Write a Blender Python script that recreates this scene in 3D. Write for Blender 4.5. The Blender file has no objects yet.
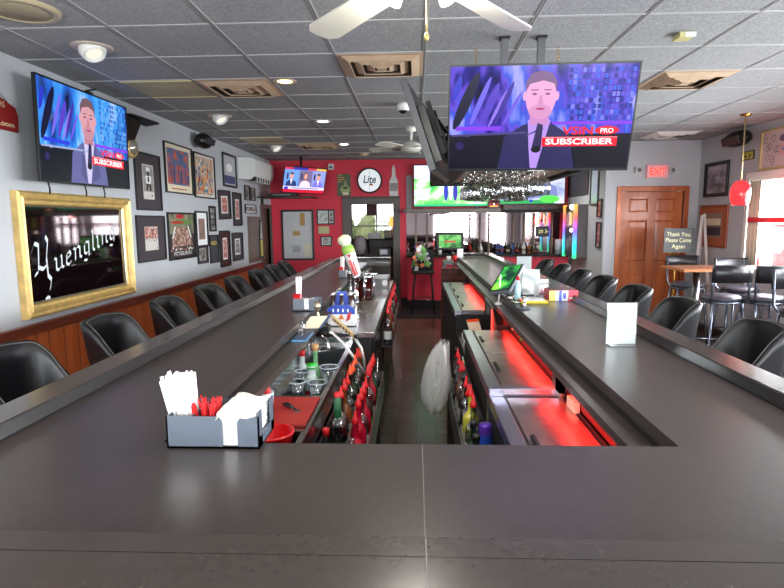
import bpy, math, random
from mathutils import Vector, Matrix
random.seed(7)
PI = math.pi
SC = bpy.context.scene
COL = SC.collection
SC.view_settings.view_transform = 'Standard'
SC.view_settings.look = 'None'
SC.view_settings.gamma = 1
SC.view_settings.use_curve_mapping = False
SC.view_settings.exposure = 0.35

# ------------------------------------------------------------------ camera
CZ = 1.62
FPX, YAW, PIT, ROL = 559.0, math.radians(2.45), math.radians(7.46), math.radians(-.475)
cyw, syw = math.cos(YAW), math.sin(YAW)
FW = Vector((-syw*math.cos(PIT), cyw*math.cos(PIT), -math.sin(PIT)))
R0 = Vector((cyw, syw, 0)); U0 = R0.cross(FW)
RT = R0*math.cos(ROL) + U0*math.sin(ROL)
UP = -R0*math.sin(ROL) + U0*math.cos(ROL)
cam = bpy.data.cameras.new('camera'); camo = bpy.data.objects.new('camera', cam); COL.objects.link(camo)
cam.sensor_width = 36; cam.lens = 36*FPX/784; cam.clip_start = .02
camo.matrix_world = Matrix(((RT.x, UP.x, -FW.x, 0), (RT.y, UP.y, -FW.y, 0), (RT.z, UP.z, -FW.z, CZ), (0, 0, 0, 1)))
SC.camera = camo
def ray(x, y): return FW + RT*(x-392)/FPX - UP*(y-294)/FPX
def onZ(x, y, z): d = ray(x, y); t = (z-CZ)/d.z; return Vector((d.x*t, d.y*t, z))
def onX(x, y, X): d = ray(x, y); t = X/d.x; return Vector((X, d.y*t, CZ+d.z*t))
def onY(x, y, Y): d = ray(x, y); t = Y/d.y; return Vector((d.x*t, Y, CZ+d.z*t))

# ------------------------------------------------------------------ materials
def lin(c):
    c = c/255
    return c/12.92 if c <= .04045 else ((c+.055)/1.055)**2.4
def S(r, g, b): return (lin(r), lin(g), lin(b), 1)
MATS = {}
def mat(name, col=(.5, .5, .5, 1), rough=.5, metal=0, spec=.5, emit=None, es=1, bump=0, bscale=40, vary=0, vscale=8, coat=0, alpha=None, trans=0):
    if name in MATS: return MATS[name]
    m = bpy.data.materials.new(name); m.use_nodes = True; MATS[name] = m
    nt = m.node_tree; b = nt.nodes['Principled BSDF']
    b.inputs['Base Color'].default_value = col
    b.inputs['Roughness'].default_value = rough; b.inputs['Metallic'].default_value = metal
    b.inputs['Specular IOR Level'].default_value = spec
    if coat: b.inputs['Coat Weight'].default_value = coat; b.inputs['Coat Roughness'].default_value = .1
    if emit: b.inputs['Emission Color'].default_value = emit; b.inputs['Emission Strength'].default_value = es
    if trans: b.inputs['Transmission Weight'].default_value = trans
    if bump or vary:
        tc = nt.nodes.new('ShaderNodeTexCoord')
        if vary:
            n = nt.nodes.new('ShaderNodeTexNoise'); n.inputs['Scale'].default_value = vscale; n.inputs['Detail'].default_value = 6
            nt.links.new(tc.outputs['Object'], n.inputs['Vector'])
            mx = nt.nodes.new('ShaderNodeMix'); mx.data_type = 'RGBA'
            mr = nt.nodes.new('ShaderNodeMapRange'); mr.inputs[1].default_value = .3; mr.inputs[2].default_value = .7
            nt.links.new(n.outputs['Fac'], mr.inputs[0]); nt.links.new(mr.outputs[0], mx.inputs['Factor'])
            mx.inputs['A'].default_value = tuple(c*(1-vary) for c in col[:3])+(1,)
            mx.inputs['B'].default_value = tuple(min(1, c*(1+vary)) for c in col[:3])+(1,)
            nt.links.new(mx.outputs['Result'], b.inputs['Base Color'])
        if bump:
            n2 = nt.nodes.new('ShaderNodeTexNoise'); n2.inputs['Scale'].default_value = bscale; n2.inputs['Detail'].default_value = 3
            nt.links.new(tc.outputs['Object'], n2.inputs['Vector'])
            bp = nt.nodes.new('ShaderNodeBump'); bp.inputs['Strength'].default_value = bump; bp.inputs['Distance'].default_value = .01
            nt.links.new(n2.outputs['Fac'], bp.inputs['Height']); nt.links.new(bp.outputs['Normal'], b.inputs['Normal'])
    return m
def nodes(m): return m.node_tree, m.node_tree.nodes['Principled BSDF']
def emis(name, col, s=1.0):
    return mat(name, (0, 0, 0, 1), .3, emit=col, es=s, spec=.25)
def ramp(nt, stops, interp='LINEAR'):
    r = nt.nodes.new('ShaderNodeValToRGB'); r.color_ramp.interpolation = interp
    e = r.color_ramp.elements
    while len(e) < len(stops): e.new(.5)
    for k, (p, c) in enumerate(stops): e[k].position = p; e[k].color = c
    return r
def noisemap(name, stops=None, scale=(6, 6, 6), nscale=1.0, detail=2, emission=0, rough=.4, interp='LINEAR', coord='Object', offset=(0, 0, 0), tex='noise', coat=0, spec=.5):
    if name in MATS: return MATS[name]
    m = mat(name, rough=rough, coat=coat, spec=spec); nt, b = nodes(m)
    tc = nt.nodes.new('ShaderNodeTexCoord'); mp = nt.nodes.new('ShaderNodeMapping')
    mp.inputs['Scale'].default_value = scale; mp.inputs['Location'].default_value = offset
    nt.links.new(tc.outputs[coord], mp.inputs[0])
    if tex == 'noise':
        n = nt.nodes.new('ShaderNodeTexNoise'); n.inputs['Scale'].default_value = nscale; n.inputs['Detail'].default_value = detail; out = n.outputs['Fac']
    else:
        n = nt.nodes.new('ShaderNodeTexVoronoi'); n.inputs['Scale'].default_value = nscale; out = n.outputs['Color']
    nt.links.new(mp.outputs[0], n.inputs['Vector'])
    r = ramp(nt, stops, interp); nt.links.new(out, r.inputs[0])
    if emission:
        b.inputs['Base Color'].default_value = (0, 0, 0, 1)
        nt.links.new(r.outputs[0], b.inputs['Emission Color']); b.inputs['Emission Strength'].default_value = emission
    else: nt.links.new(r.outputs[0], b.inputs['Base Color'])
    return m
def thinglass(name, tint=(1, 1, 1, 1), refl=.12, rough=.03):
    if name in MATS: return MATS[name]
    m = bpy.data.materials.new(name); m.use_nodes = True; MATS[name] = m; nt = m.node_tree
    nt.nodes.remove(nt.nodes['Principled BSDF']); o = nt.nodes['Material Output']
    t = nt.nodes.new('ShaderNodeBsdfTransparent'); t.inputs[0].default_value = tint
    g = nt.nodes.new('ShaderNodeBsdfGlossy'); g.inputs['Roughness'].default_value = rough
    lw = nt.nodes.new('ShaderNodeLayerWeight'); lw.inputs[0].default_value = .35
    mr = nt.nodes.new('ShaderNodeMapRange'); mr.inputs[3].default_value = refl; mr.inputs[4].default_value = .75
    mx = nt.nodes.new('ShaderNodeMixShader')
    nt.links.new(lw.outputs['Facing'], mr.inputs[0]); nt.links.new(mr.outputs[0], mx.inputs[0])
    nt.links.new(t.outputs[0], mx.inputs[1]); nt.links.new(g.outputs[0], mx.inputs[2]); nt.links.new(mx.outputs[0], o.inputs[0])
    return m
def wood(name, c1, c2, axis=2, rough=.35, sc=3.0, coat=.2):
    if name in MATS: return MATS[name]
    s = [sc*7]*3; s[axis] = sc*.5
    return noisemap(name, [(.25, c1), (.75, c2)], tuple(s), 1, 5, rough=rough, coat=coat)

BAR = mat('bar_laminate', S(58, 51, 48), .30, spec=.66, vary=.16, vscale=60, bump=.02, bscale=180)
BAREDGE = mat('bar_edge_black', S(28, 26, 26), .3)
RAILM = mat('bar_rail_laminate', S(60, 53, 50), .2, spec=.7, vary=.1, vscale=50)
SEAM = mat('seam', S(112, 106, 100), .5)
STEEL = mat('brushed_steel', (.55, .55, .56, 1), .22, 1, bump=.02, bscale=300, vary=.1, vscale=15)
STEELD = mat('dark_steel', (.25, .25, .26, 1), .32, 1, vary=.15)
CHROME = mat('chrome', (.8, .8, .82, 1), .08, 1)
BLACKP = mat('black_plastic', S(16, 16, 17), .35)
BLACKM = mat('black_matte', S(22, 21, 22), .7)
VINYL = mat('black_vinyl', S(22, 22, 26), .40, spec=.5, bump=.04, bscale=90)
PIPING = mat('grey_piping', S(92, 88, 84), .35)
GREYP = mat('grey_plastic', S(88, 94, 104), .35)
WHITEP = mat('white_plastic', S(228, 228, 224), .4)
WHITE = mat('white_paper', S(240, 240, 240), .7)
CREAM = mat('cream_paper', S(226, 214, 186), .7)
REDP = mat('red_plastic', S(206, 16, 24), .3)
ORANGEP = mat('orange_plastic', S(240, 80, 20), .3)
GREENP = mat('green_plastic', S(40, 190, 60), .35)
BLUEP = mat('blue_plastic', S(40, 80, 190), .35)
PURPLE = mat('purple_can', S(90, 50, 170), .3, metal=.3)
GOLD = mat('gold_frame', S(214, 180, 112), .38, .35, vary=.2, vscale=14)
GOLDD = mat('gold_shadow', S(120, 80, 30), .4, .5)
BROWN = mat('brown_liquid', S(60, 18, 16), .12)
GLASS = thinglass('clear_glass', (.93, .95, .95, 1))
WINE = thinglass('wine_glass', (.97, .98, .98, 1), .16, .05)
PANE = thinglass('window_pane', (.97, .98, .98, 1), .04, .0)
BAGM = mat('clear_bag', (.85, .85, .84, 1), .3, bump=.6, bscale=18)
_nt, _b = nodes(BAGM); _t = _nt.nodes.new('ShaderNodeBsdfTransparent'); _m = _nt.nodes.new('ShaderNodeMixShader'); _lw = _nt.nodes.new('ShaderNodeLayerWeight'); _lw.inputs[0].default_value = .4
_mr = _nt.nodes.new('ShaderNodeMapRange'); _mr.inputs[3].default_value = .22; _mr.inputs[4].default_value = .75
_nt.links.new(_lw.outputs['Facing'], _mr.inputs[0]); _nt.links.new(_mr.outputs[0], _m.inputs[0]); _nt.links.new(_t.outputs[0], _m.inputs[1]); _nt.links.new(_b.outputs[0], _m.inputs[2]); _nt.links.new(_m.outputs[0], _nt.nodes['Material Output'].inputs[0])
LIGHTW = emis('lamp_white', (1, .93, .78, 1), 9)
LIGHTC = emis('lamp_cool', (.92, 1, .85, 1), 8)
LIGHTY = emis('lamp_yellow', (1, .72, .22, 1), 6)

# ------------------------------------------------------------------ mesh builder
class MB:
    def __init__(s, T=None): s.v = []; s.f = []; s.m = []; s.mats = []; s.T = T or Matrix(); s.sm = []
    def mi(s, m):
        if m not in s.mats: s.mats.append(m)
        return s.mats.index(m)
    def add(s, vs, fs, m, smooth=False):
        o = len(s.v); s.v += [s.T @ Vector(p) for p in vs]; k = s.mi(m)
        for f in fs: s.f.append([o+i for i in f]); s.m.append(k); s.sm.append(smooth)
        return s
    def box(s, a, b, m):
        x0, y0, z0 = a; x1, y1, z1 = b
        if x0 > x1: x0, x1 = x1, x0
        if y0 > y1: y0, y1 = y1, y0
        if z0 > z1: z0, z1 = z1, z0
        return s.add([(x0, y0, z0), (x1, y0, z0), (x1, y1, z0), (x0, y1, z0), (x0, y0, z1), (x1, y0, z1), (x1, y1, z1), (x0, y1, z1)],
                     [(0, 3, 2, 1), (4, 5, 6, 7), (0, 1, 5, 4), (1, 2, 6, 5), (2, 3, 7, 6), (3, 0, 4, 7)], m)
    def quad(s, p, m): return s.add(p, [(0, 1, 2, 3)], m)
    def prism(s, poly, z0, z1, m, axis=2, smooth=False):
        n = len(poly)
        def P(q, z):
            return {2: (q[0], q[1], z), 1: (q[0], z, q[1]), 0: (z, q[0], q[1])}[axis]
        vs = [P(q, z0) for q in poly]+[P(q, z1) for q in poly]
        s.add(vs, [tuple(range(n))[::-1], tuple(range(n, 2*n))], m)
        return s.add(vs, [(i, (i+1) % n, n+(i+1) % n, n+i) for i in range(n)], m, smooth)
    def cyl(s, p0, p1, r0, m, r1=None, n=16, caps=True):
        p0, p1 = Vector(p0), Vector(p1); r1 = r0 if r1 is None else r1
        d = (p1-p0).normalized(); a = d.orthogonal().normalized(); b = d.cross(a)
        vs = []
        for p, r in ((p0, r0), (p1, r1)):
            for k in range(n): t = 2*PI*k/n; vs.append(p+a*math.cos(t)*r+b*math.sin(t)*r)
        s.add(vs, [(k, (k+1) % n, n+(k+1) % n, n+k) for k in range(n)], m, True)
        if caps: s.add(vs, [tuple(range(n))[::-1], tuple(range(n, 2*n))], m)
        return s
    def lathe(s, prof, c, m, n=20, ax=2, caps=True):
        c = Vector(c); vs = []
        for r, h in prof:
            for k in range(n):
                t = 2*PI*k/n; q = {2: (r*math.cos(t), r*math.sin(t), h), 1: (r*math.cos(t), h, r*math.sin(t)), 0: (h, r*math.cos(t), r*math.sin(t))}[ax]
                vs.append(c+Vector(q))
        L = len(prof)
        s.add(vs, [(i*n+k, i*n+(k+1) % n, (i+1)*n+(k+1) % n, (i+1)*n+k) for i in range(L-1) for k in range(n)], m, True)
        if caps:
            if prof[0][0] > 1e-4: s.add(vs[:n], [tuple(range(n))[::-1]], m)
            if prof[-1][0] > 1e-4: s.add(vs[-n:], [tuple(range(n))], m)
        return s
    def tube(s, pts, r, m, n=8, closed=False):
        pts = [Vector(p) for p in pts]; L = len(pts); vs = []; a = None
        for i, p in enumerate(pts):
            if closed: d = pts[(i+1) % L]-pts[i-1]
            else: d = pts[min(i+1, L-1)]-pts[max(i-1, 0)]
            d = d.normalized() if d.length > 1e-9 else Vector((0, 0, 1))
            if a is None: a = d.orthogonal().normalized()
            else: a = (a-d*a.dot(d)); a = a.normalized() if a.length > 1e-6 else d.orthogonal().normalized()
            b = d.cross(a); rr = r[i] if isinstance(r, (list, tuple)) else r
            for k in range(n): t = 2*PI*k/n; vs.append(p+a*math.cos(t)*rr+b*math.sin(t)*rr)
        E = L if closed else L-1
        s.add(vs, [(i*n+k, i*n+(k+1) % n, ((i+1) % L)*n+(k+1) % n, ((i+1) % L)*n+k) for i in range(E) for k in range(n)], m, True)
        if not closed: s.add(vs, [tuple(range(n))[::-1], tuple(range((L-1)*n, L*n))], m)
        return s
    def sphere(s, c, r, m, n=12, sz=1):
        return s.lathe([(max(1e-5, r*math.sin(PI*k/(n))), -r*sz*math.cos(PI*k/n)) for k in range(n+1)], c, m, max(10, n), caps=False)
    def disc(s, c, rx, ry, m, n=28, axis=1):
        vs = []
        for k in range(n):
            t = 2*PI*k/n; u, w = rx*math.cos(t), ry*math.sin(t)
            vs.append(Vector(c)+Vector({1: (u, 0, w), 2: (u, w, 0), 0: (0, u, w)}[axis]))
        return s.add(vs, [tuple(range(n))], m)
    def grid(s, rows, m, closeu=False, smooth=True):
        L = len(rows); n = len(rows[0]); vs = [p for r in rows for p in r]; fs = []
        for i in range(L-1):
            for k in range(n if closeu else n-1): fs.append((i*n+k, i*n+(k+1) % n, (i+1)*n+(k+1) % n, (i+1)*n+k))
        return s.add(vs, fs, m, smooth)
    def build(s, name, parent=None, loc=None, bevel=0, solid=0):
        w = WP[parent.name] if parent else (Vector(loc) if loc is not None else s.base())
        me = bpy.data.meshes.new(name)
        me.from_pydata([tuple(p-w) for p in s.v], [], s.f)
        for m in s.mats: me.materials.append(m)
        for i, p in enumerate(me.polygons): p.material_index = s.m[i]; p.use_smooth = s.sm[i]
        me.validate(); me.update()
        import bmesh
        bm = bmesh.new(); bm.from_mesh(me); bmesh.ops.remove_doubles(bm, verts=bm.verts, dist=1e-6)
        bmesh.ops.recalc_face_normals(bm, faces=bm.faces); bm.to_mesh(me); bm.free()
        o = bpy.data.objects.new(name, me); COL.objects.link(o); WP[o.name] = w.copy()
        if parent: o.parent = parent
        else: o.location = w
        if solid:
            md = o.modifiers.new('solid', 'SOLIDIFY'); md.thickness = solid; md.offset = 0
        if bevel:
            md = o.modifiers.new('bevel', 'BEVEL'); md.width = bevel; md.segments = 2; md.limit_method = 'ANGLE'; md.angle_limit = math.radians(40)
        return o
    def base(s):
        xs = [p.x for p in s.v]; ys = [p.y for p in s.v]
        return Vector(((min(xs)+max(xs))/2, (min(ys)+max(ys))/2, min(p.z for p in s.v)))
WP = {}
def tag(o, label=None, cat=None, group=None, kind=None):
    if label: o['label'] = label
    if cat: o['category'] = cat
    if group: o['group'] = group
    if kind: o['kind'] = kind
    return o
def thing(name, loc, label, cat, group=None):
    o = bpy.data.objects.new(name, None); COL.objects.link(o); o.location = loc; o.empty_display_size = .1
    WP[o.name] = Vector(loc); return tag(o, label, cat, group)
def struct(mb, name, **k): return tag(mb.build(name, **k), kind='structure')
def dup(root, loc, rz=0, label=None, sc=None):
    def cp(o, par):
        c = o.copy(); COL.objects.link(c)
        if par: c.parent = par
        for ch in o.children: cp(ch, c)
        return c
    r = cp(root, None); r.location = loc; r.rotation_euler = (0, 0, rz)
    if sc: r.scale = sc
    WP[r.name] = Vector(loc)
    if label: r['label'] = label
    return r
def frameM(o, u, v):
    u = Vector(u).normalized(); v = Vector(v).normalized(); n = u.cross(v)
    return Matrix(((u.x, v.x, n.x, o[0]), (u.y, v.y, n.y, o[1]), (u.z, v.z, n.z, o[2]), (0, 0, 0, 1)))
TXT = {}
def text(mb, s, x, y, size, m, z=.002, shear=0, T=None, width=None, extrude=0, bold=0, align='CENTER'):
    """lettering laid in the local XY plane of mb.T"""
    key = (s, shear, bold)
    if key not in TXT:
        cu = bpy.data.curves.new('lettering', 'FONT'); cu.body = s; cu.shear = shear; cu.offset = bold; cu.resolution_u = 3
        o = bpy.data.objects.new('lettering', cu); COL.objects.link(o)
        dg = bpy.context.evaluated_depsgraph_get(); ev = o.evaluated_get(dg); me = ev.to_mesh()
        TXT[key] = ([v.co.copy() for v in me.vertices], [tuple(p.vertices) for p in me.polygons])
        ev.to_mesh_clear(); bpy.data.objects.remove(o); bpy.data.curves.remove(cu)
    vs, fs = TXT[key]
    x0 = min(v.x for v in vs); x1 = max(v.x for v in vs)
    sx = size if width is None else width/(x1-x0)
    cx = (x0+x1)/2 if align == 'CENTER' else x0
    return mb.add([(x+(v.x-cx)*sx, y+v.y*size, z) for v in vs], fs, m)
def srect(mb, x0, y0, x1, y1, z, m): return mb.quad([(x0, y0, z), (x1, y0, z), (x1, y1, z), (x0, y1, z)], m)
def spoly(mb, pts, z, m): return mb.add([(p[0], p[1], z) for p in pts], [tuple(range(len(pts)))], m)
def sell(mb, x, y, rx, ry, z, m, n=24, rot=0):
    pts = []
    for k in range(n):
        t = 2*PI*k/n; a, b = rx*math.cos(t), ry*math.sin(t)
        pts.append((x+a*math.cos(rot)-b*math.sin(rot), y+a*math.sin(rot)+b*math.cos(rot)))
    return spoly(mb, pts, z, m)
# ------------------------------------------------------------------ room shell
XL, XR, YB, YD, XJ, YF, ZC = -2.72, 4.15, 10.55, 8.5, 2.80, -1.6, 2.743
GX, GY = -1.765, 3.318
m = mat('ceiling_tile', rough=.9); nt, b = nodes(m)
tc = nt.nodes.new('ShaderNodeTexCoord')
n1 = nt.nodes.new('ShaderNodeTexNoise'); n1.inputs['Scale'].default_value = 95; n1.inputs['Detail'].default_value = 3
nt.links.new(tc.outputs['Object'], n1.inputs['Vector'])
r1 = ramp(nt, [(.30, S(128, 129, 131)), (.5, S(152, 153, 155)), (.7, S(170, 171, 173))]); nt.links.new(n1.outputs['Fac'], r1.inputs[0]); nt.links.new(r1.outputs[0], b.inputs['Base Color'])
bp = nt.nodes.new('ShaderNodeBump'); bp.inputs['Strength'].default_value = .3; bp.inputs['Distance'].default_value = .004
nt.links.new(n1.outputs['Fac'], bp.inputs['Height']); nt.links.new(bp.outputs[0], b.inputs['Normal'])
TILE = m
GRID = mat('ceiling_grid', S(176, 176, 176), .5)
GRIDD = mat('ceiling_grid_side', S(120, 118, 116), .6)
WALLW = mat('wall_paint', S(188, 190, 194), .7, vary=.02, vscale=3, bump=.05, bscale=60)
WALLR = mat('red_paint', S(216, 44, 68), .55, bump=.05, bscale=60)
DARKW = mat('black_trim', S(30, 27, 27), .4)
FLOORM = mat('floor_tile', rough=.25); nt, b = nodes(FLOORM)
tc = nt.nodes.new('ShaderNodeTexCoord'); br = nt.nodes.new('ShaderNodeTexBrick')
br.offset = 0; br.inputs['Scale'].default_value = 1; br.inputs['Brick Width'].default_value = .152; br.inputs['Row Height'].default_value = .152
br.inputs['Mortar Size'].default_value = .004; br.inputs['Color1'].default_value = S(112, 90, 76); br.inputs['Color2'].default_value = S(128, 104, 88); br.inputs['Mortar'].default_value = S(70, 58, 52)
nt.links.new(tc.outputs['Object'], br.inputs['Vector']); nz = nt.nodes.new('ShaderNodeTexNoise'); nz.inputs['Scale'].default_value = 2.5
mx = nt.nodes.new('ShaderNodeMix'); mx.data_type = 'RGBA'; mx.blend_type = 'MULTIPLY'; mx.inputs['Factor'].default_value = .6
nt.links.new(br.outputs['Color'], mx.inputs['A']); nt.links.new(nz.outputs['Fac'], mx.inputs['B']); nt.links.new(mx.outputs['Result'], b.inputs['Base Color'])
WAIN = wood('orange_wood_panel', S(166, 78, 36), S(202, 104, 54), 2, .45, 2.0, .1)
RAILW = wood('chair_rail_wood', S(104, 48, 34), S(130, 60, 40), 1, .4)
DOORW = wood('stained_door_wood', S(146, 66, 26), S(204, 108, 48), 2, .38, 1.6, .2)
DARKWOOD = wood('dark_wood', S(44, 32, 28), S(62, 46, 40), 2, .5)
GREYWOOD = mat('grey_brown_trim', S(92, 84, 80), .5, vary=.1)

struct(MB().box((XL-.15, YF-.15, -.1), (XR+.15, YB+3.2, 0), FLOORM), 'floor', loc=(0, 0, 0))
c = MB(); c.box((XL-.15, YF-.15, ZC), (XR+.15, YB+3.2, ZC+.1), TILE)
struct(c, 'ceiling', loc=(0, 0, 0))
g = MB()
for i in range(-2, 11):
    x = GX+.61*i
    if XL < x < XR: g.box((x-.012, YF, ZC-.004), (x+.012, YB, ZC+.0), GRID); g.box((x-.0045, YF, ZC-.0055), (x+.0045, YB, ZC-.004), GRIDD)
for j in range(-9, 12):
    y = GY+.61*j
    if YF < y < YB: g.box((XL, y-.010, ZC-.0045), (XR, y+.010, ZC), GRID)
struct(g, 'trim_1', loc=(0, 0, ZC-.0055))

# left wall with doorway at the far end
DW0, DW1, DWZ = 9.86, 10.42, 1.86
w = MB()
w.box((XL-.12, YF-.12, 0), (XL, DW0, ZC), WALLW); w.box((XL-.12, DW1, 0), (XL, YB+.0, ZC), WALLW); w.box((XL-.12, DW0, DWZ), (XL, DW1, ZC), WALLW)
struct(w, 'wall_left')
w = MB(); w.box((XL, YF, .09), (XL+.014, DW0-.08, .86), WAIN)
y = YF+.05
while y < DW0-.12:
    w.box((XL+.014, y-.003, .09), (XL+.0145, y+.003, .86), DARKW); y += .13+.05*((int(y*100) % 3) == 0)
struct(w, 'trim_2')
w = MB(); w.box((XL, YF, .845), (XL+.03, DW0-.08, .90), RAILW); w.box((XL, YF, .90), (XL+.045, DW0-.08, .918), RAILW)
struct(w, 'trim_3', bevel=.004)
struct(MB().box((XL, YF, 0), (XL+.02, DW0-.08, .09), DARKWOOD), 'baseboard_left')
# doorway in the left wall
t = thing('door_1', (XL, (DW0+DW1)/2, 0), None, None); t['kind'] = 'structure'
d = MB(); f = GREYWOOD
d.box((XL-.12, DW0-.07, 0), (XL+.03, DW0, DWZ+.07), f); d.box((XL-.12, DW1, 0), (XL+.03, DW1+.06, DWZ+.07), f); d.box((XL-.12, DW0, DWZ), (XL+.03, DW1, DWZ+.07), f)
d.build('door_frame', t)
MB().box((XL-.08, DW0, 0), (XL-.04, DW1, DWZ), wood('brown_door', S(84, 62, 54), S(100, 76, 66))).build('door_panel', t)
MB().cyl((XL-.04, DW0+.08, 1.0), (XL+.02, DW0+.08, 1.0), .02, CHROME).build('door_handle', t)

# back wall (red) with a doorway into the next room; alcove with bar mirror
BX0, BX1, BZ1 = -1.20, -.42, 1.93
w = MB()
w.box((XL-.12, YB, 0), (BX0, YB+.12, ZC), WALLR); w.box((BX1, YB, 0), (XJ+.12, YB+.12, ZC), WALLR); w.box((BX0, YB, BZ1), (BX1, YB+.12, ZC), WALLR)
struct(w, 'wall_back')
struct(MB().box((XL+.002, YB-.02, 0), (BX0-.17, YB, .17), DARKW).box((BX1+.14, YB-.02, 0), (XJ, YB, .17), DARKW), 'baseboard_back')
t = thing('door_2', ((BX0+BX1)/2, YB, 0), None, None); t['kind'] = 'structure'
d = MB()
d.box((BX0-.17, YB-.03, 0), (BX0, YB+.13, BZ1+.12), GREYWOOD); d.box((BX1, YB-.03, 0), (BX1+.13, YB+.13, BZ1+.12), GREYWOOD); d.box((BX0, YB-.03, BZ1), (BX1, YB+.13, BZ1+.12), GREYWOOD)
d.box((BX0-.19, YB-.045, BZ1+.12), (BX1+.15, YB, BZ1+.14), GREYWOOD)
d.build('door_frame', t, bevel=.006)
# room beyond the doorway
PINKW = mat('mauve_paint', S(176, 150, 156), .7)
w = MB(); w.box((XL, YB+3.0, 0), (-1.6, YB+3.12, ZC), PINKW); w.box((-.28, YB+3.0, 0), (1.6, YB+3.12, ZC), PINKW); w.box((-1.6, YB+3, 0), (-.28, YB+3.12, .9), PINKW); w.box((-1.6, YB+3, 2.1), (-.28, YB+3.12, ZC), PINKW)
struct(w, 'wall_beyond')
struct(MB().box((XL-.12, YB+.12, 0), (XL, YB+3.12, ZC), PINKW), 'wall_beyond_left')
struct(MB().box((1.6, YB+.12, 0), (1.72, YB+3.12, ZC), PINKW), 'wall_beyond_right')
def casement(name, P, u, w_, z0, z1, mull, matf=WHITEP, blind=0, blindm=None):
    """window in a wall: P a point at the sill start, u along the wall, outward normal implied"""
    T = frameM((P[0], P[1], 0), u, (0, 0, 1)); t = thing(name, tuple(T @ Vector((w_/2, z0, 0))), None, None); t['kind'] = 'structure'
    f = MB(T)
    for a, b_ in (((-.07, z0-.07), (0, z1+.07)), ((w_, z0-.07), (w_+.07, z1+.07)), ((0, z0-.07), (w_, z0)), ((0, z1), (w_, z1+.07))):
        f.box((a[0], a[1], -.12), (b_[0], b_[1], .02), matf)
    f.build('window_frame', t)
    k = MB(T)
    for q in mull[0]: k.box((w_*q-.02, z0, -.07), (w_*q+.02, z1, -.03), matf)
    for q in mull[1]: k.box((0, z0+(z1-z0)*q-.018, -.07), (w_, z0+(z1-z0)*q+.018, -.03), matf)
    if mull[0] or mull[1]: k.build('mullion', t)
    MB(T).box((0, z0, -.052), (w_, z1, -.048), PANE).build('pane', t)
    if blind:
        bl = MB(T); q = z1-.03
        while q > z1-blind: bl.box((.01, q, -.012), (w_-.01, q+.004, .010), blindm or WHITEP); q -= .022
        bl.box((.005, z1-.04, -.02), (w_-.005, z1-.005, .015), WHITEP)
        bl.build('blind', t)
    return t
casement('window_7', (-1.6, YB+3.0, 0), (1, 0, 0), 1.32, .9, 2.1, ([.5], [.5]))

# jog wall and the wall with the wooden door
w = MB(); w.box((XJ, YD, 0), (XJ+.12, YB+.12, ZC), WALLW); struct(w, 'wall_jog')
w = MB(); w.box((XJ+.12, YD, 0), (3.04, YD+.12, ZC), WALLW); w.box((3.94, YD, 0), (XR+.12, YD+.12, ZC), WALLW); w.box((3.04, YD, 2.02), (3.94, YD+.12, ZC), WALLW)
struct(w, 'wall_door')
t = thing('door_3', (3.49, YD, 0), None, None); t['kind'] = 'structure'
d = MB(); d.box((2.97, YD-.02, 0), (3.04, YD+.12, 2.09), DOORW); d.box((3.94, YD-.02, 0), (4.01, YD+.12, 2.09), DOORW); d.box((3.04, YD-.02, 2.02), (3.94, YD+.12, 2.09), DOORW)
d.build('door_frame', t, bevel=.005)
d = MB(); x0, x1 = 3.045, 3.935; yy = YD+.02
cols = [(x0+.11, (x0+x1)/2-.055), ((x0+x1)/2+.055, x1-.11)]; rows = [(.22, .80), (.98, 1.60), (1.71, 1.92)]
d.box((x0, yy+.012, .01), (x1, yy+.04, 2.015), DOORW)
for a, b_ in ((x0, cols[0][0]), (cols[0][1], cols[1][0]), (cols[1][1], x1)): d.box((a, yy, .01), (b_, yy+.03, 2.015), DOORW)
for a, b_ in ((.01, rows[0][0]), (rows[0][1], rows[1][0]), (rows[1][1], rows[2][0]), (rows[2][1], 2.015)):
    for cx in cols: d.box((cx[0], yy, a), (cx[1], yy+.03, b_), DOORW)
for a, b_ in rows:
    for cx in cols:
        i = .03
        d.add([(cx[0]+.008, yy+.012, a+.008), (cx[1]-.008, yy+.012, a+.008), (cx[1]-.008, yy+.012, b_-.008), (cx[0]+.008, yy+.012, b_-.008),
               (cx[0]+i, yy+.002, a+i), (cx[1]-i, yy+.002, a+i), (cx[1]-i, yy+.002, b_-i), (cx[0]+i, yy+.002, b_-i)],
              [(0, 1, 5, 4), (1, 2, 6, 5), (2, 3, 7, 6), (3, 0, 4, 7), (4, 5, 6, 7)], DOORW)
d.build('door_panel', t, bevel=.003)
MB().box((3.80, yy-.004, .92), (3.86, yy+.001, 1.16), mat('brass', S(190, 150, 70), .25, .9)).cyl((3.83, yy, 1.03), (3.83, yy-.06, 1.03), .026, MATS['brass']).build('door_handle', t)

# right wall with windows
WINS = [(5.15, 7.22, 1.0, 2.10), (2.55, 4.75, 1.0, 2.10), (-.3, 1.9, 1.0, 2.10)]
w = MB(); w.box((XR, YF-.12, 0), (XR+.12, YD+.12, WINS[0][2]), WALLW); w.box((XR, YF-.12, WINS[0][3]), (XR+.12, YD+.12, ZC), WALLW)
ys = [YF-.12]+[q for a in sorted(WINS) for q in a[:2]]+[YD+.12]
for k in range(0, len(ys), 2): w.box((XR, ys[k], 1.0), (XR+.12, ys[k+1], 2.10), WALLW)
struct(w, 'wall_right')
for k, (a, b_, z0, z1) in enumerate(WINS):
    casement('window_%d' % (k+1), (XR, b_, 0), (0, -1, 0), b_-a, z0, z1, ([.5], [.48]), blind=.24)
struct(MB().box((XR-.02, YF, 0), (XR, YD, .1), DARKWOOD), 'baseboard_right')
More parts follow.
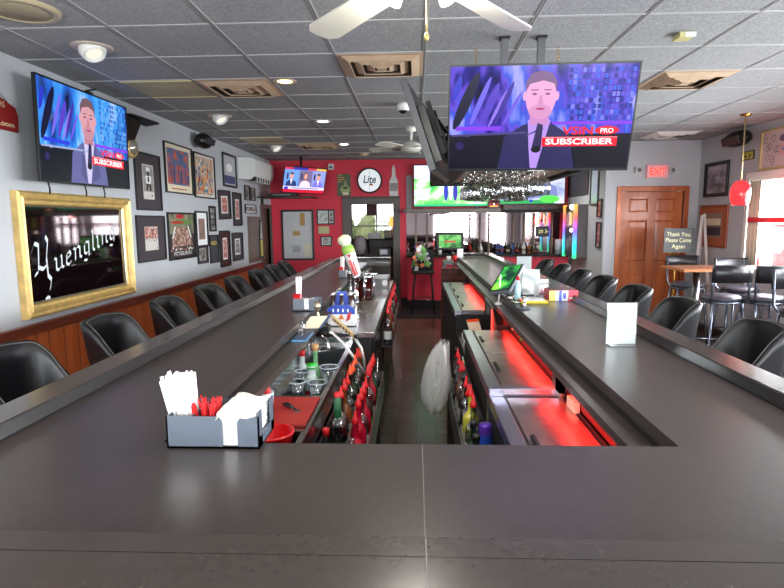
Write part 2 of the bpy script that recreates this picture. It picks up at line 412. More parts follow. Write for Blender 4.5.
# front wall behind the viewpoint with shop windows
FW_ = [(-2.3, -.5, .95, 2.2), (.75, 2.4, .95, 2.2), (2.85, 3.6, .2, 2.2)]
w = MB(); xs = [XL-.12]+[q for a in FW_ for q in a[:2]]+[XR+.12]
for k in range(0, len(xs), 2): w.box((xs[k], YF-.12, 0), (xs[k+1], YF, ZC), WALLW)
for a, b_, z0, z1 in FW_: w.box((a, YF-.12, 0), (b_, YF, z0), WALLW); w.box((a, YF-.12, z1), (b_, YF, ZC), WALLW)
struct(w, 'wall_front')
for k, (a, b_, z0, z1) in enumerate(FW_): casement('window_%d' % (k+4), (b_, YF, 0), (-1, 0, 0), b_-a, z0, z1, ([.5] if k < 2 else [], [.5]))
# outside
struct(MB().box((-40, -40, -.35), (60, 60, -.12), mat('asphalt', S(150, 150, 150), .9, vary=.1, vscale=2)), 'ground', loc=(0, 0, -.35))

# ------------------------------------------------------------------ the bar
BZ = 1.06
LX, RX, NY, LFY, RFY = -1.2, 1.2, .70, 8.05, 8.93
bar = thing('bar_counter', (0, 1.0, 0), 'long U-shaped bar counter with dark brown laminate top and raised edge rail', 'bar counter')
poly = [(LX+.02, LFY-.02), (LX+.02, NY+.02), (RX-.02, NY+.02), (RX-.02, RFY-.02), (.65, RFY-.02), (.65, 1.352), (-.65, 1.352), (-.65, 7.5), (-.35, 7.5), (-.35, LFY-.02)]
MB().prism(poly, BZ-.04, BZ, BAR).box((.0145, NY+.15, BZ-.001), (.0165, 1.353, BZ+.0006), SEAM).build('bar_top', bar, bevel=.003)
def sweep(mb, path, prof, m):
    rows = []
    for i, p in enumerate(path):
        p = Vector(p); ds = []
        if i > 0: ds.append((p-Vector(path[i-1])).normalized())
        if i < len(path)-1: ds.append((Vector(path[i+1])-p).normalized())
        nn = [Vector((-d.y, d.x)) for d in ds]
        if len(nn) == 2: b = (nn[0]+nn[1]).normalized(); b = b/b.dot(nn[0])
        else: b = nn[0]
        rows.append([(p.x+b.x*o, p.y+b.y*o, z) for o, z in prof])
    mb.grid(rows, m, closeu=True, smooth=False)
    n = len(prof); mb.add(rows[0], [tuple(range(n))], m); mb.add(rows[-1], [tuple(range(n))], m)
r = MB(); sweep(r, [(-.35, LFY), (LX, LFY), (LX, NY), (RX, NY), (RX, RFY), (.66, RFY)], [(0, BZ-.05), (0, BZ+.036), (.006, BZ+.042), (.108, BZ+.042), (.110, BZ+.040), (.110, BZ+.0), (.03, BZ-.0), (.03, BZ-.05)], RAILM)
sweep(r, [(-.35, LFY), (LX, LFY), (LX, NY), (RX, NY), (RX, RFY), (.66, RFY)], [(.109, BZ+.0002), (.109, BZ+.038), (.113, BZ+.038), (.125, BZ+.006), (.125, BZ+.0002)], BAREDGE)
r.box((LX+.1105, NY+.1105, BZ+.0003), (RX-.1105, .864, BZ+.042), RAILM); r.box((LX+.12, .864, BZ+.0003), (RX-.12, .872, BZ+.030), BAREDGE)
r.box((.0145, NY+.001, BZ+.0405), (.0165, .862, BZ+.0426), SEAM)
r.build('edge_rail', bar)
l = MB()
for sx, yf in ((-1, 7.5), (1, RFY-.02)):
    l.box((sx*.578, 1.35, BZ-.085), (sx*.66, yf, BZ-.055), BAR); l.box((sx*.645, 1.35, BZ-.056), (sx*.66, yf, BZ-.039), BAREDGE)
l.build('drink_ledge', bar)
p = MB()
for sx, yf in ((-1, LFY-.25), (1, RFY-.2)):
    p.box((sx*.98, 1.0, 0), (sx*.94, yf, BZ-.04), DARKWOOD); p.box((sx*.66, 1.34, 0), (sx*.69, yf, BZ-.05), BLACKM)
p.box((-.98, 1.0, 0), (.98, 1.04, BZ-.04), DARKWOOD); p.box((-.69, 1.27, 0), (.69, 1.30, BZ-.04), BLACKM)
p.box((-.98, LFY-.27, 0), (-.35, LFY-.22, BZ-.04), DARKWOOD); p.box((.64, RFY-.25, 0), (.98, RFY-.2, BZ-.04), DARKWOOD)
p.build('bar_front', bar)
# ------------------------------------------------------------------ bucket stools along both arms of the bar (proto faces +X)
def sstep(t): t = max(0, min(1, t)); return t*t*(3-2*t)
def make_stool(loc, label, group):
    t = thing('bar_stool', loc, label, 'bar stool', group); ox, oy, _ = loc
    rows_o, rows_i = [], []; N = 40; top = []; A, B = .25, .235
    def pt(th, s, z):
        c_, s_ = -math.cos(th), math.sin(th); e = 4.6
        r = (abs(c_)**e+abs(s_)**e)**(-1/e)
        return Vector((ox+A*s*r*c_, oy+B*s*r*s_, z))
    def zt(th):
        a = abs(th)*180/PI
        return 1.06+.008*math.cos(th*3)-.10*sstep((a-46)/32)-.22*sstep((a-60)/55)
    K = 7
    for i in range(N+1):
        th = math.radians(-128+256*i/N); z1 = zt(th); o_, i_ = [], []
        for k in range(K+1):
            f = k/K; z = .70+(z1-.70)*f; s = .86+.16*f**1.1
            o_.append(pt(th, s, z)); i_.append(pt(th, s-.12-.02*(1-f), z if k else .72))
        rows_o.append(o_); rows_i.append(i_)
    m = MB()
    m.grid(rows_o, VINYL); m.grid(rows_i, VINYL)
    rim = [[a[-1], (a[-1]+b_[-1])/2+Vector((0, 0, .010)), b_[-1]] for a, b_ in zip(rows_o, rows_i)]
    m.grid(rim, VINYL); m.grid([[a[0], b_[0]] for a, b_ in zip(rows_o, rows_i)], VINYL)
    for e in (0, -1): m.grid([[p for p in rows_o[e]], [p for p in rows_i[e]]], VINYL)
    m.build('shell', t)
    MB().tube([b_[-1]+Vector((0, 0, .002)) for b_ in rows_i], .0032, PIPING, 6).build('piping', t)
    c = MB(); pr = [(.001, .70), (.19, .70), (.205, .72), (.205, .76), (.19, .785), (.10, .795), (.001, .797)]
    c.lathe(pr, (ox+.01, oy, 0), VINYL, 28, caps=False); c.build('seat', t)
    MB().cyl((ox, oy, .03), (ox, oy, .70), .028, CHROME).cyl((ox, oy, .64), (ox, oy, .70), .09, BLACKM, .16).build('post', t)
    q = MB().tube([(ox+.20*math.cos(a*PI/12), oy+.20*math.sin(a*PI/12), .27) for a in range(24)], .011, CHROME, closed=True)
    for a in range(3): q.cyl((ox, oy, .27), (ox+.2*math.cos(a*2.094), oy+.2*math.sin(a*2.094), .27), .008, CHROME)
    q.build('foot_ring', t)
    MB().lathe([(.001, .0), (.235, .0), (.235, .012), (.12, .03), (.03, .05), (.001, .05)], (ox, oy, 0), CHROME, 28, caps=False).build('base', t)
    return t
ORD = ['nearest', 'second', 'third', 'fourth', 'fifth', 'sixth', 'seventh', 'farthest']
yl = [2.38, 3.23, 4.05, 4.86, 5.63, 6.45, 7.13, 7.8]
proto = make_stool((-1.67, yl[0], 0), 'nearest black vinyl bucket stool left of the bar, under the gold framed mirror', 'bucket stools on the left of the bar')
beside = ['', 'below the right end of the gold mirror', 'below the football photo pictures', 'below the city poster', 'below the small framed photos', 'below the narrow matted frames', 'below the brown panel on the wall', 'beside the open doorway']
for k in range(1, 8):
    dup(proto, (-1.67, yl[k], 0), .03*((k*7) % 5-2), '%s black vinyl bucket stool left of the bar, %s' % (ORD[k], beside[k].replace('the right end', 'right end')))
yr = [3.02, 3.92, 4.70, 5.5, 6.25, 7.05, 7.9]
beside = ['at the right edge of the photo', 'behind the white table tent', 'in front of the wooden door', 'left of the wooden door', 'beside the far white menu holders', 'below the jukebox', 'by the bar mirror']
for k in range(7):
    s = dup(proto, (1.66, yr[k], 0), PI+.04*((k*5) % 4-1.5), '%s black vinyl bucket stool right of the bar, %s' % ((ORD[k] if k < 6 else 'farthest'), beside[k]))
    s['group'] = 'bucket stools on the right of the bar'
s = dup(proto, (.98, 9.42, 0), -PI/2, 'black bucket stool seen above the far right bar end, in front of the mirror'); s['group'] = 'bucket stools at the far end of the bar'

# ------------------------------------------------------------------ pictures
def pframe(name, T, w, h, fw, label, cat, fm, matm, matw, art, group=None, d=.025):
    """T maps local XY (centre origin, +Z out of the wall)"""
    c = T @ Vector((0, -h/2, 0)); t = thing(name, c, label, cat, group)
    f = MB(T); W, H = w/2, h/2
    f.box((-W, -H, .001), (-W+fw, H, d), fm); f.box((W-fw, -H, .001), (W, H, d), fm); f.box((-W+fw, -H, .001), (W-fw, -H+fw, d), fm); f.box((-W+fw, H-fw, .001), (W-fw, H, d), fm)
    f.build('frame', t, bevel=min(.004, fw*.2))
    iw, ih = W-fw, H-fw
    if matm: MB(T).box((-iw, -ih, .002), (iw, ih, .008), matm).build('mat', t)
    a = MB(T); mw = matw if isinstance(matw, (tuple, list)) else (matw, matw)
    art(a, iw-mw[0], ih-mw[1], .010 if matm else .006); a.build('print', t)
    return t
def TL(y, z): return frameM((XL, y, z), (0, 1, 0), (0, 0, 1))        # on the left wall, facing +X
def TB(x, z, yy=None): return frameM((x, YB if yy is None else yy, z), (1, 0, 0), (0, 0, 1))   # facing -Y
def TR(y, z): return frameM((XR, y, z), (0, -1, 0), (0, 0, 1))       # facing -X
def base_art(m):
    def f(a, w, h, z): srect(a, -w, -h, w, h, z, m)
    return f
PAPERB = mat('photo_paper', S(214, 208, 200), .4, vary=.1, vscale=20)
BWPH = noisemap('bw_photo', [(.3, S(40, 38, 38)), (.5, S(120, 116, 112)), (.7, S(205, 200, 195))], (18, 18, 18))
REDPH = noisemap('reddish_photo', [(.3, S(90, 40, 36)), (.5, S(190, 110, 96)), (.7, S(225, 205, 195))], (16, 16, 16))
COLPH = noisemap('collage_print', [(.25, S(60, 50, 60)), (.4, S(40, 110, 150)), (.5, S(220, 200, 160)), (.6, S(210, 120, 70)), (.75, S(120, 60, 50))], (14, 14, 14), detail=4, interp='LINEAR')
CITY = noisemap('sunset_print', [(.3, S(40, 90, 130)), (.5, S(80, 110, 150)), (.6, S(200, 90, 70)), (.8, S(220, 150, 110))], (7, 7, 12), detail=4)
TEAMPH = noisemap('team_photo', [(.3, S(50, 44, 40)), (.45, S(120, 80, 66)), (.55, S(190, 150, 130)), (.7, S(220, 215, 205))], (22, 22, 22), detail=4)
MATG = mat('dark_mat_board', S(66, 58, 62), .75, vary=.06); MATK = mat('charcoal_frame', S(46, 42, 46), .45)
BLK = mat('black_frame', S(26, 24, 26), .35); INK = mat('ink', S(30, 28, 30), .6); SKIN = mat('printed_skin', S(196, 150, 128), .6)
def art_player(a, w, h, z):
    srect(a, -w, -h, w, h, z, PAPERB); e = z+.0006
    srect(a, -w*.9, -h*.55, w*.9, h*.93, e, mat('photo_grey', S(150, 145, 140), .4, vary=.3, vscale=30))
    e += .0006; srect(a, -w*.35, h*.62, w*.35, h*.85, e, WHITE)
    sell(a, 0, h*.48, w*.2, h*.12, e, INK); spoly(a, [(-w*.55, h*.35), (w*.55, h*.35), (w*.4, -h*.1), (-w*.4, -h*.1)], e, WHITE)
    srect(a, -w*.15, h*.0, w*.15, h*.3, e+.0004, INK)
    spoly(a, [(-w*.4, -h*.1), (-w*.02, -h*.1), (-w*.2, -h*.5), (-w*.45, -h*.5)], e, INK); spoly(a, [(w*.02, -h*.1), (w*.4, -h*.1), (w*.5, -h*.5), (w*.2, -h*.5)], e, INK)
    srect(a, w*.45, -h*.85, w*.6, -h*.7, e, INK)
def art_crowd(a, w, h, z):
    srect(a, -w, -h, w, h, z, PAPERB); R = random.Random(3); srect(a, -w*.95, 0, w*.95, h*.95, z+.0005, REDPH)
    for k in range(60):
        x, y = R.uniform(-.85, .85)*w, (R.uniform(-.2, .9))*h; sell(a, x, y, w*.07, h*.05, z+.001+k*1e-5, R.choice([INK, SKIN, WHITE, MATG]))
    srect(a, w*.7, -h*.9, w*.8, -h*.75, z+.001, INK)
def art_city(a, w, h, z):
    srect(a, -w, -h, w, h, z, CREAM); e = z+.0006; srect(a, -w*.82, -h*.68, w*.82, h*.84, e, CITY)
    R = random.Random(5)
    for k in range(9):
        x = (-.8+.18*k)*w; spoly(a, [(x, -h*.6), (x+w*.14, -h*.6), (x+w*.1, h*R.uniform(-.2, .35)), (x+w*.03, h*R.uniform(-.2, .3))], e+.0005, mat('brick_orange_%d' % (k % 3), [S(190, 84, 70), S(150, 70, 70), S(90, 70, 100)][k % 3], .6))
    srect(a, -w*.6, -h*.88, w*.6, -h*.83, e, mat('ink_red', S(190, 90, 70), .6))
def art_collage(a, w, h, z):
    srect(a, -w, -h, w, h, z, PAPERB); srect(a, -w*.86, -h*.88, w*.86, h*.9, z+.0006, COLPH); R = random.Random(8)
    cs = [mat('collage_%d' % i, c, .6) for i, c in enumerate([S(60, 130, 170), S(220, 150, 90), S(150, 60, 50), S(230, 220, 200), S(90, 70, 80), S(200, 110, 60)])]
    for k in range(26):
        x, y = R.uniform(-.72, .72)*w, R.uniform(-.75, .75)*h; sell(a, x, y, w*R.uniform(.05, .18), h*R.uniform(.04, .16), z+.001+k*1e-5, R.choice(cs), 10, R.uniform(0, 3))
def art_pitt(a, w, h, z):
    srect(a, -w, -h, w, h, z, mat('poster_dark', S(40, 36, 36), .4)); e = z+.0006
    srect(a, -w*.95, h*.1, w*.95, h*.96, e, noisemap('skyline_print', [(.3, S(60, 60, 56)), (.5, S(120, 130, 100)), (.7, S(170, 150, 130))], (10, 10, 10)))
    sell(a, -w*.1, h*.86, w*.3, h*.1, e+.0005, mat('ink_red2', S(190, 30, 40), .5)); sell(a, w*.1, h*.62, w*.7, h*.12, e+.0004, mat('ink_green', S(100, 140, 70), .6)); sell(a, -w*.3, h*.6, w*.5, h*.06, e+.0006, MATS['ink_red2'])
    spoly(a, [(-w*.8, -h*.45), (w*.8, -h*.45), (w*.55, h*.4), (-w*.55, h*.4)], e+.0008, TEAMPH)
    for sx in (-1, 1): spoly(a, [(sx*w*.75, -h*.1), (sx*w*.65, -h*.1), (sx*w*.45, h*.42), (sx*w*.52, h*.44)], e+.001, WHITE)
    R = random.Random(2)
    for k in range(16):
        x = (-.82+.11*k)*w; sell(a, x, -h*R.uniform(.5, .62), w*.05, h*.05, e+.0012+k*1e-5, R.choice([SKIN, WHITE, TEAMPH]), 8)
    text(a, 'PITTSBURGH', 0, -h*.86, h*.24, WHITE, e+.001, width=w*1.3)
def art_plain(m, inner=None):
    def f(a, w, h, z):
        srect(a, -w, -h, w, h, z, WHITE if inner is None else inner); srect(a, -w*.8, -h*.86, w*.8, h*.86, z+.0006, m)
    return f
def art_strip(a, w, h, z):
    srect(a, -w, -h, w, h, z, BLK)
    for k in range(4): srect(a, -w*.8, -h*.92+k*h*.47, w*.8, -h*.92+k*h*.47+h*.38, z+.0006, BWPH)
def art_no(a, w, h, z):
    srect(a, -w, -h, w, h, z, mat('poster_slate', S(60, 62, 70), .5)); y_ = mat('ink_yellow', S(225, 190, 50), .5)
    text(a, 'NO', 0, h*.30, h*.42, y_, z+.0006, bold=.02, width=w*1.5)
    for k in range(5): srect(a, -w*.7, -h*(.2+.13*k), w*.7, -h*(.16+.13*k), z+.0006, MATG)
def art_blue(a, w, h, z):
    srect(a, -w, -h, w, h, z, mat('pale_poster', S(186, 184, 190), .6)); srect(a, -w*.9, -h*.9, w*.9, -h*.35, z+.0006, mat('blue_shapes', S(70, 76, 120), .6, vary=.3, vscale=25)); sell(a, 0, h*.2, w*.5, h*.3, z+.0008, WHITE)
P = [
 ('framed_photo', 5.67, 2.03, .54, .57, .012, 'dark matted portrait photo of a football player standing, above the framed crowd photo', MATK, MATG, (.14, .10), art_player),
 ('framed_photo', 5.665, 1.46, .61, .465, .012, 'dark matted photo of a football crowd scene, below the standing player photo', MATK, MATG, (.15, .10), art_crowd),
 ('framed_poster', 6.44, 2.224, .75, .55, .014, 'cream bordered poster of a blue and red city scene in a thin black frame', BLK, None, 0, art_city),
 ('framed_poster', 6.43, 1.467, .75, .535, .010, 'dark poster lettered PITTSBURGH above a row of figures', BLK, None, 0, art_pitt),
 ('framed_print', 7.23, 2.205, .715, .555, .016, 'thin black frame around a crowded multicolour collage print', BLK, None, 0, art_collage),
 ('framed_photo', 7.035, 1.536, .395, .445, .02, 'dark framed white matted photo just right of the PITTSBURGH poster', BLK, WHITE, (.05, .05), art_plain(mat('faded_photo', S(150, 120, 108), .4, vary=.4, vscale=9))),
 ('photo_strip', 7.427, 1.667, .22, .335, .01, 'narrow black strip of four small stacked photos', BLK, None, 0, art_strip),
 ('framed_drawing', 7.025, 1.217, .33, .232, .012, 'small grey framed drawing low on the wall right of the PITTSBURGH poster', BLK, MATG, (.03, .025), base_art(BWPH)),
 ('framed_poster', 7.44, 1.265, .315, .375, .012, 'slate poster with a yellow word NO at its top', BLK, None, 0, art_no),
 ('framed_poster', 8.22, 2.364, .60, .475, .03, 'dark frame around a pale poster with blue shapes, left of the air conditioner', MATK, None, 0, art_blue),
 ('framed_photo', 7.935, 1.866, .49, .405, .02, 'upper left of the four reddish photos in dark mats, tilted slightly', BLK, MATG, (.09, .06), art_plain(REDPH)),
 ('framed_photo', 8.50, 1.813, .40, .50, .02, 'upper right of the four reddish photos in dark mats, tall and narrow', BLK, MATG, (.09, .08), art_plain(REDPH)),
 ('framed_photo', 7.875, 1.247, .42, .505, .02, 'lower left of the four reddish photos in dark mats, with a deep brown border', BLK, mat('maroon_mat', S(66, 34, 32), .7), (.10, .08), art_plain(REDPH)),
 ('framed_photo', 8.44, 1.25, .50, .42, .02, 'lower right of the four matted photos, showing a grey print', BLK, MATG, (.11, .07), art_plain(BWPH)),
 ('framed_photo', 9.03, 2.085, .26, .235, .012, 'left of two small dark photos under the air conditioner', BLK, None, 0, base_art(BWPH)),
 ('framed_photo', 9.34, 2.075, .26, .21, .012, 'right of two small dark photos under the air conditioner', BLK, None, 0, base_art(BWPH)),
 ('framed_photo', 9.19, 1.83, .61, .147, .014, 'low wide framed photo above the brown wall panel', MATK, WHITE, (.03, .02), base_art(BWPH)),
]
for n, y, z, w, h, fw, lb, fm, mm, mw, art in P:
    T = TL(y, z)
    if 'tilted' in lb: T = T @ Matrix.Rotation(.03, 4, 'Z')
    pframe(n, T, w, h, fw, lb, 'picture', fm, mm, mw, art, 'pictures on the left wall')
# brown panel with mirror sign beside the doorway
t = thing('wall_panel', (XL, 9.40, .95), 'tall brown wooden panel on the left wall beside the doorway', 'panel')
MB().box((XL+.001, 9.01, .955), (XL+.035, 9.76, 1.71), wood('brown_panel', S(92, 74, 66), S(110, 90, 80))).build('board', t)
MB().box((XL+.035, 9.05, .99), (XL+.04, 9.72, 1.67), MATS['brown_panel']).build('raised_face', t, bevel=.004)
t = thing('bottle_sign', (XL+.036, 9.58, 1.0), 'narrow glossy sign shaped like a bottle with yellow liquid, on the brown panel', 'sign')
MB(TL(9.62, 1.33)).prism([(-.10, -.33), (.10, -.33), (.10, .08), (.05, .2), (.045, .33), (-.045, .33), (-.05, .2), (-.10, .08)], .041, .055, BLACKP).build('board', t)
MB(TL(9.62, 1.33)).prism([(-.07, -.30), (.07, -.30), (.07, -.02), (-.07, -.02)], .055, .058, mat('amber', S(190, 180, 50), .3)).prism([(-.06, .0), (.06, .0), (.03, .18), (.025, .29), (-.025, .29), (-.03, .18)], .055, .058, mat('sign_silver', S(200, 205, 205), .25)).build('bottle_shape', t)

# gold framed black mirror with script lettering
T = TL(4.445, 1.403); MW, MH = 1.50, .885
t = thing('framed_mirror', T @ Vector((0, -MH/2, 0)), 'large glossy black mirror in a gold frame with white blackletter lettering Yuengling', 'mirror sign')
f = MB(T); a, b_ = MW/2, MH/2
prof = [(0, 0), (0, .045), (.015, .06), (.035, .05), (.05, .058), (.065, .035), (.085, .03), (.095, .012), (.095, 0)]
def framering(mb, a, b_, prof, m):
    rows = []
    for sx, sy in ((-1, -1), (1, -1), (1, 1), (-1, 1)): rows.append([(sx*(a-o), sy*(b_-o), z+.001) for o, z in prof])
    rows.append(rows[0]); mb.grid(rows, m, smooth=False)
framering(f, a, b_, prof, GOLD); f.build('gold_frame', t)
lp = MB(T); framering(lp, a-.095, b_-.095, [(0, .010), (0, .022), (.012, .016), (.012, .010)], mat('silver_lip', S(170, 160, 140), .3, .8)); lp.build('inner_lip', t)
MB(T).box((-a+.09, -b_+.09, .002), (a-.09, b_-.09, .011), mat('black_glass', S(14, 6, 8), .04, spec=.9)).build('glass', t)
# blackletter script drawn as nib strokes
def nib(mb, pts, T2, m, z, nx=.030, ny=.045):
    for p, q in zip(pts, pts[1:]):
        P_ = [Vector((p[0]-nx, p[1]-ny)), Vector((p[0]+nx, p[1]+ny)), Vector((q[0]+nx, q[1]+ny)), Vector((q[0]-nx, q[1]-ny))]
        P_ = [T2(v) for v in P_]; mb.add([(v[0], v[1], z) for v in P_], [(0, 1, 2, 3)], m)
LET = {
 'Y': (.95, [[(-.05, .95), (.10, 1.15), (.28, 1.05), (.25, .6), (.22, .35), (.05, .30)], [(.62, 1.2), (.72, 1.05), (.62, .6), (.66, .1), (.8, -.05), (.72, -.3)], [(.25, .45), (.45, .35), (.64, .42)]]),
 'u': (.55, [[(.05, .62), (.14, .55), (.14, .12), (.24, .02), (.38, .12)], [(.38, .62), (.42, .55), (.42, .1), (.52, .02)]]),
 'e': (.48, [[(.38, .42), (.12, .30)], [(.36, .42), (.30, .6), (.14, .52), (.12, .12), (.24, .0), (.38, .1)]]),
 'n': (.56, [[(.04, .62), (.14, .55), (.14, .04)], [(.14, .5), (.30, .62), (.40, .52), (.40, .1), (.5, .02)]]),
 'g': (.52, [[(.38, .55), (.22, .62), (.12, .5), (.12, .14), (.24, .04), (.38, .14)], [(.38, .6), (.38, -.1), (.26, -.28), (.08, -.2)]]),
 'l': (.30, [[(.06, 1.0), (.14, .95), (.12, .1), (.22, .0)]]),
 'i': (.30, [[(.04, .62), (.13, .55), (.13, .1), (.22, .0)], [(.12, .82), (.18, .86)]]),
}
lt = MB(T); x = 0; ink = mat('white_lettering', S(225, 232, 236), .4); tot = sum(LET[c][0] for c in 'Yuengling')
k_ = 1.13/tot; x0 = -.605; y0 = -.21; slope = .262
for c in 'Yuengling':
    hs = .168 if c != 'Y' else .262
    for st in LET[c][1]:
        def T2(v, x=x, hs=hs, c=c):
            X_ = x0+(x+v.x)*k_*(1.0); return (X_+ (v.y*.01), y0+(X_-x0)*slope+v.y*hs - (.02 if c == 'Y' else 0))
        nib(lt, st, T2, ink, .0125)
    x += LET[c][0]
nib(lt, [(0, 0), (.5, .12), (.9, .05)], lambda v: (-.50+v.x*.06, -.335+v.y*.12), ink, .0125, .02, .1)
lt.build('lettering', t)

# sign hung at the left edge
SGQ = onX(15.5, 118, XL); SGY, SGZ = SGQ.y-.36, SGQ.z
t = thing('hanging_sign', (XL, SGY, SGZ-.1), 'dark red wooden sign with cream lettering hung by a cord at the left edge', 'sign')
T = TL(SGY, SGZ)
MB(T).prism([(-.42, -.10), (.35, -.10), (.36, 0), (.34, .06), (.16, .12), (0, .16), (-.16, .12), (-.42, .06)], .002, .02, mat('sign_red', S(130, 26, 26), .5)).build('board', t)
x_ = MB(T); cr = mat('cream_letters', S(236, 214, 170), .6)
text(x_, 'ERS', .20, .045, .05, cr, .022); text(x_, 'ING Room', .16, -.075, .05, cr, .022, width=.30); sell(x_, .06, .01, .035, .03, .0215, mat('sign_gold', S(220, 180, 80), .5)); x_.build('lettering', t)
MB(T).tube([(-.3, .10, .01), (0, .30, .01), (.33, .05, .01)], .002, BLACKP, 5).build('cord', t)

# ------------------------------------------------------------------ televisions
SCR_BG = None
def tvbg(name, stops, scale, offset=(0, 0, 0), es=1.0, detail=1.5):
    return noisemap(name, stops, scale, 1, detail, emission=es, rough=.12, offset=offset)
TVB1 = tvbg('studio_purple', [(.30, S(12, 10, 40)), (.42, S(40, 34, 130)), (.52, S(96, 70, 200)), (.60, S(50, 80, 200)), (.70, S(150, 150, 235))], (9, 9, 2.4), es=1.1, detail=2)
TVB2 = tvbg('studio_blue', [(.30, S(14, 20, 60)), (.45, S(30, 90, 190)), (.58, S(60, 150, 230)), (.70, S(150, 180, 235))], (7, 7, 2.2), (3, 1, 0), es=1.1, detail=2)
E_ = lambda n, c, s=1.0: emis('screen_'+n, c, s)
def host(a, w, h, z, bg, tone):
    srect(a, -w, -h, w, h, z, bg); e = z+.0004
    dark = E_('dark', S(12, 10, 30)); suit = E_('suit'+tone, S(40, 36, 88) if tone == 'p' else S(96, 96, 150)); skin = E_('skin'+tone, S(226, 160, 205) if tone == 'p' else S(206, 150, 160)); shirt = E_('shirt'+tone, S(176, 140, 235) if tone == 'p' else S(196, 190, 225))
    vio = E_('violet', S(130, 60, 230)); mag = E_('magenta', S(200, 60, 240))
    # wall columns at the right of the studio picture, a soft dark floor band
    R = random.Random(4)
    for k in range(15):
        x = w*(.28+.047*k)
        for j in range(9):
            y = h*(-.04+.112*j); c = R.choice([S(34, 40, 140), S(56, 90, 215), S(84, 78, 205), S(44, 52, 165), S(120, 120, 225), S(60, 60, 180)]) if tone == 'p' else R.choice([S(30, 90, 170), S(50, 140, 215), S(80, 150, 215), S(36, 100, 190), S(110, 165, 225)])
            srect(a, x, y, x+w*.036, y+h*.085, e, E_('cell_%d_%d_%d' % tuple(int(q*99) for q in c[:3]), c))
    srect(a, -w, -h, w, -h*.30, e, dark); e += .0004
    srect(a, w*.12, -h*.12, w, -h*.06, e, vio); srect(a, -w*.93, -h*.22, -w*.42, -h*.14, e, vio if tone == 'p' else E_('blueband', S(40, 60, 210)))
    for (x, y, rx, ry, r_, c) in [(-.82, .35, .06, .60, -.42, S(16, 14, 50)), (-.92, .6, .035, .25, -.3, S(44, 50, 190)), (-.66, .35, .03, .50, -.40, S(110, 100, 225)), (-.55, .30, .045, .42, -.38, S(84, 60, 190)), (-.47, .2, .02, .40, -.45, S(140, 110, 225)), (-.40, .30, .03, .45, -.40, S(60, 44, 150)), (-.31, .2, .018, .36, -.5, S(110, 84, 215))]:
        sell(a, x*w, y*h, rx*w, ry*h, e, E_('blob%d' % int(abs(x)*100), c), 14, r_); e += .00005
    e += .0003
    # jacket, shirt, neck, head
    cx = -.02*w
    spoly(a, [(cx-.42*w, -h), (cx-.36*w, -.35*h), (cx-.16*w, -.12*h), (cx, -.05*h), (cx+.16*w, -.10*h), (cx+.36*w, -.32*h), (cx+.44*w, -h)], e, suit)
    spoly(a, [(cx-.11*w, -.02*h), (cx+.14*w, -.02*h), (cx+.02*w, -.98*h), (cx-.06*w, -.98*h)], e+.0003, shirt)
    spoly(a, [(cx-.12*w, -.05*h), (cx-.05*w, -.99*h), (cx-.20*w, -.8*h)], e+.0006, E_('lapel'+tone, S(40, 36, 84) if tone == 'p' else S(80, 80, 130)))
    spoly(a, [(cx+.15*w, -.05*h), (cx+.26*w, -.8*h), (cx+.02*w, -.99*h)], e+.0006, E_('lapel'+tone, S(40, 36, 84)))
    spoly(a, [(cx-.09*w, .12*h), (cx+.12*w, .12*h), (cx+.11*w, -.12*h), (cx-.09*w, -.12*h)], e+.0007, E_('neck'+tone, S(196, 130, 190) if tone == 'p' else S(180, 120, 140)))
    for sx in (-1, 1): sell(a, cx+.015*w+sx*.175*w, .43*h, .02*w, .09*h, e+.0008, skin, 12)
    sell(a, cx+.015*w, .42*h, .165*w, .43*h, e+.0009, skin, 28)
    spoly(a, [(cx-.15*w, .52*h), (cx-.155*w, .7*h), (cx-.09*w, .86*h), (cx+.02*w, .90*h), (cx+.12*w, .85*h), (cx+.18*w, .68*h), (cx+.175*w, .52*h), (cx+.15*w, .66*h), (cx+.03*w, .72*h), (cx-.11*w, .66*h)], e+.0011, E_('hair'+tone, S(120, 86, 130) if tone == 'p' else S(110, 84, 90)))
    dk = E_('feat'+tone, S(130, 70, 120) if tone == 'p' else S(110, 66, 80))
    for sx in (-1, 1): sell(a, cx+.015*w+sx*.07*w, .47*h, .028*w, .022*h, e+.0012, dk, 12); srect(a, cx+.015*w+sx*.07*w-.04*w, .535*h, cx+.015*w+sx*.07*w+.04*w, .555*h, e+.0012, dk)
    spoly(a, [(cx+.0*w, .45*h), (cx+.03*w, .45*h), (cx+.045*w, .28*h), (cx-.015*w, .28*h)], e+.0012, E_('nose'+tone, S(206, 136, 180) if tone == 'p' else S(184, 120, 130)))
    sell(a, cx+.015*w, .14*h, .125*w, .14*h, e+.0010, E_('stubble'+tone, S(206, 142, 188) if tone == 'p' else S(188, 134, 146)), 20)
    sell(a, cx+.015*w, .19*h, .05*w, .022*h, e+.0012, E_('lip'+tone, S(176, 50, 110)), 14)
    e += .0018
    # microphone on its boom
    boom = E_('boom'+tone, S(70, 64, 120) if tone == 'p' else S(150, 160, 200))
    spoly(a, [(-w*.98, -.335*h), (-w*.98, -.30*h), (-.14*w, -.245*h), (-.14*w, -.29*h)], e, boom); sell(a, -w*.8, -.31*h, .03*w, .035*h, e+.0001, boom, 12)
    spoly(a, [(-.17*w, -.36*h), (-.14*w, -.32*h), (.03*w, -.16*h), (.05*w, -.2*h)], e, boom)
    spoly(a, [(-.07*w, -.58*h), (.035*w, -.58*h), (.04*w, -.12*h), (-.02*w, -.08*h)], e+.0002, E_('mic'+tone, S(44, 34, 80))); sell(a, -.02*w, -.6*h, .055*w, .07*h, e+.0003, E_('micend', S(14, 12, 26)), 16)
    sell(a, -w*.88, -.52*h, .05*w, .08*h, e, E_('stand', S(40, 30, 90)), 14)
    # caption
    red = E_('red', S(235, 22, 44)); wh = E_('white', S(255, 250, 255))
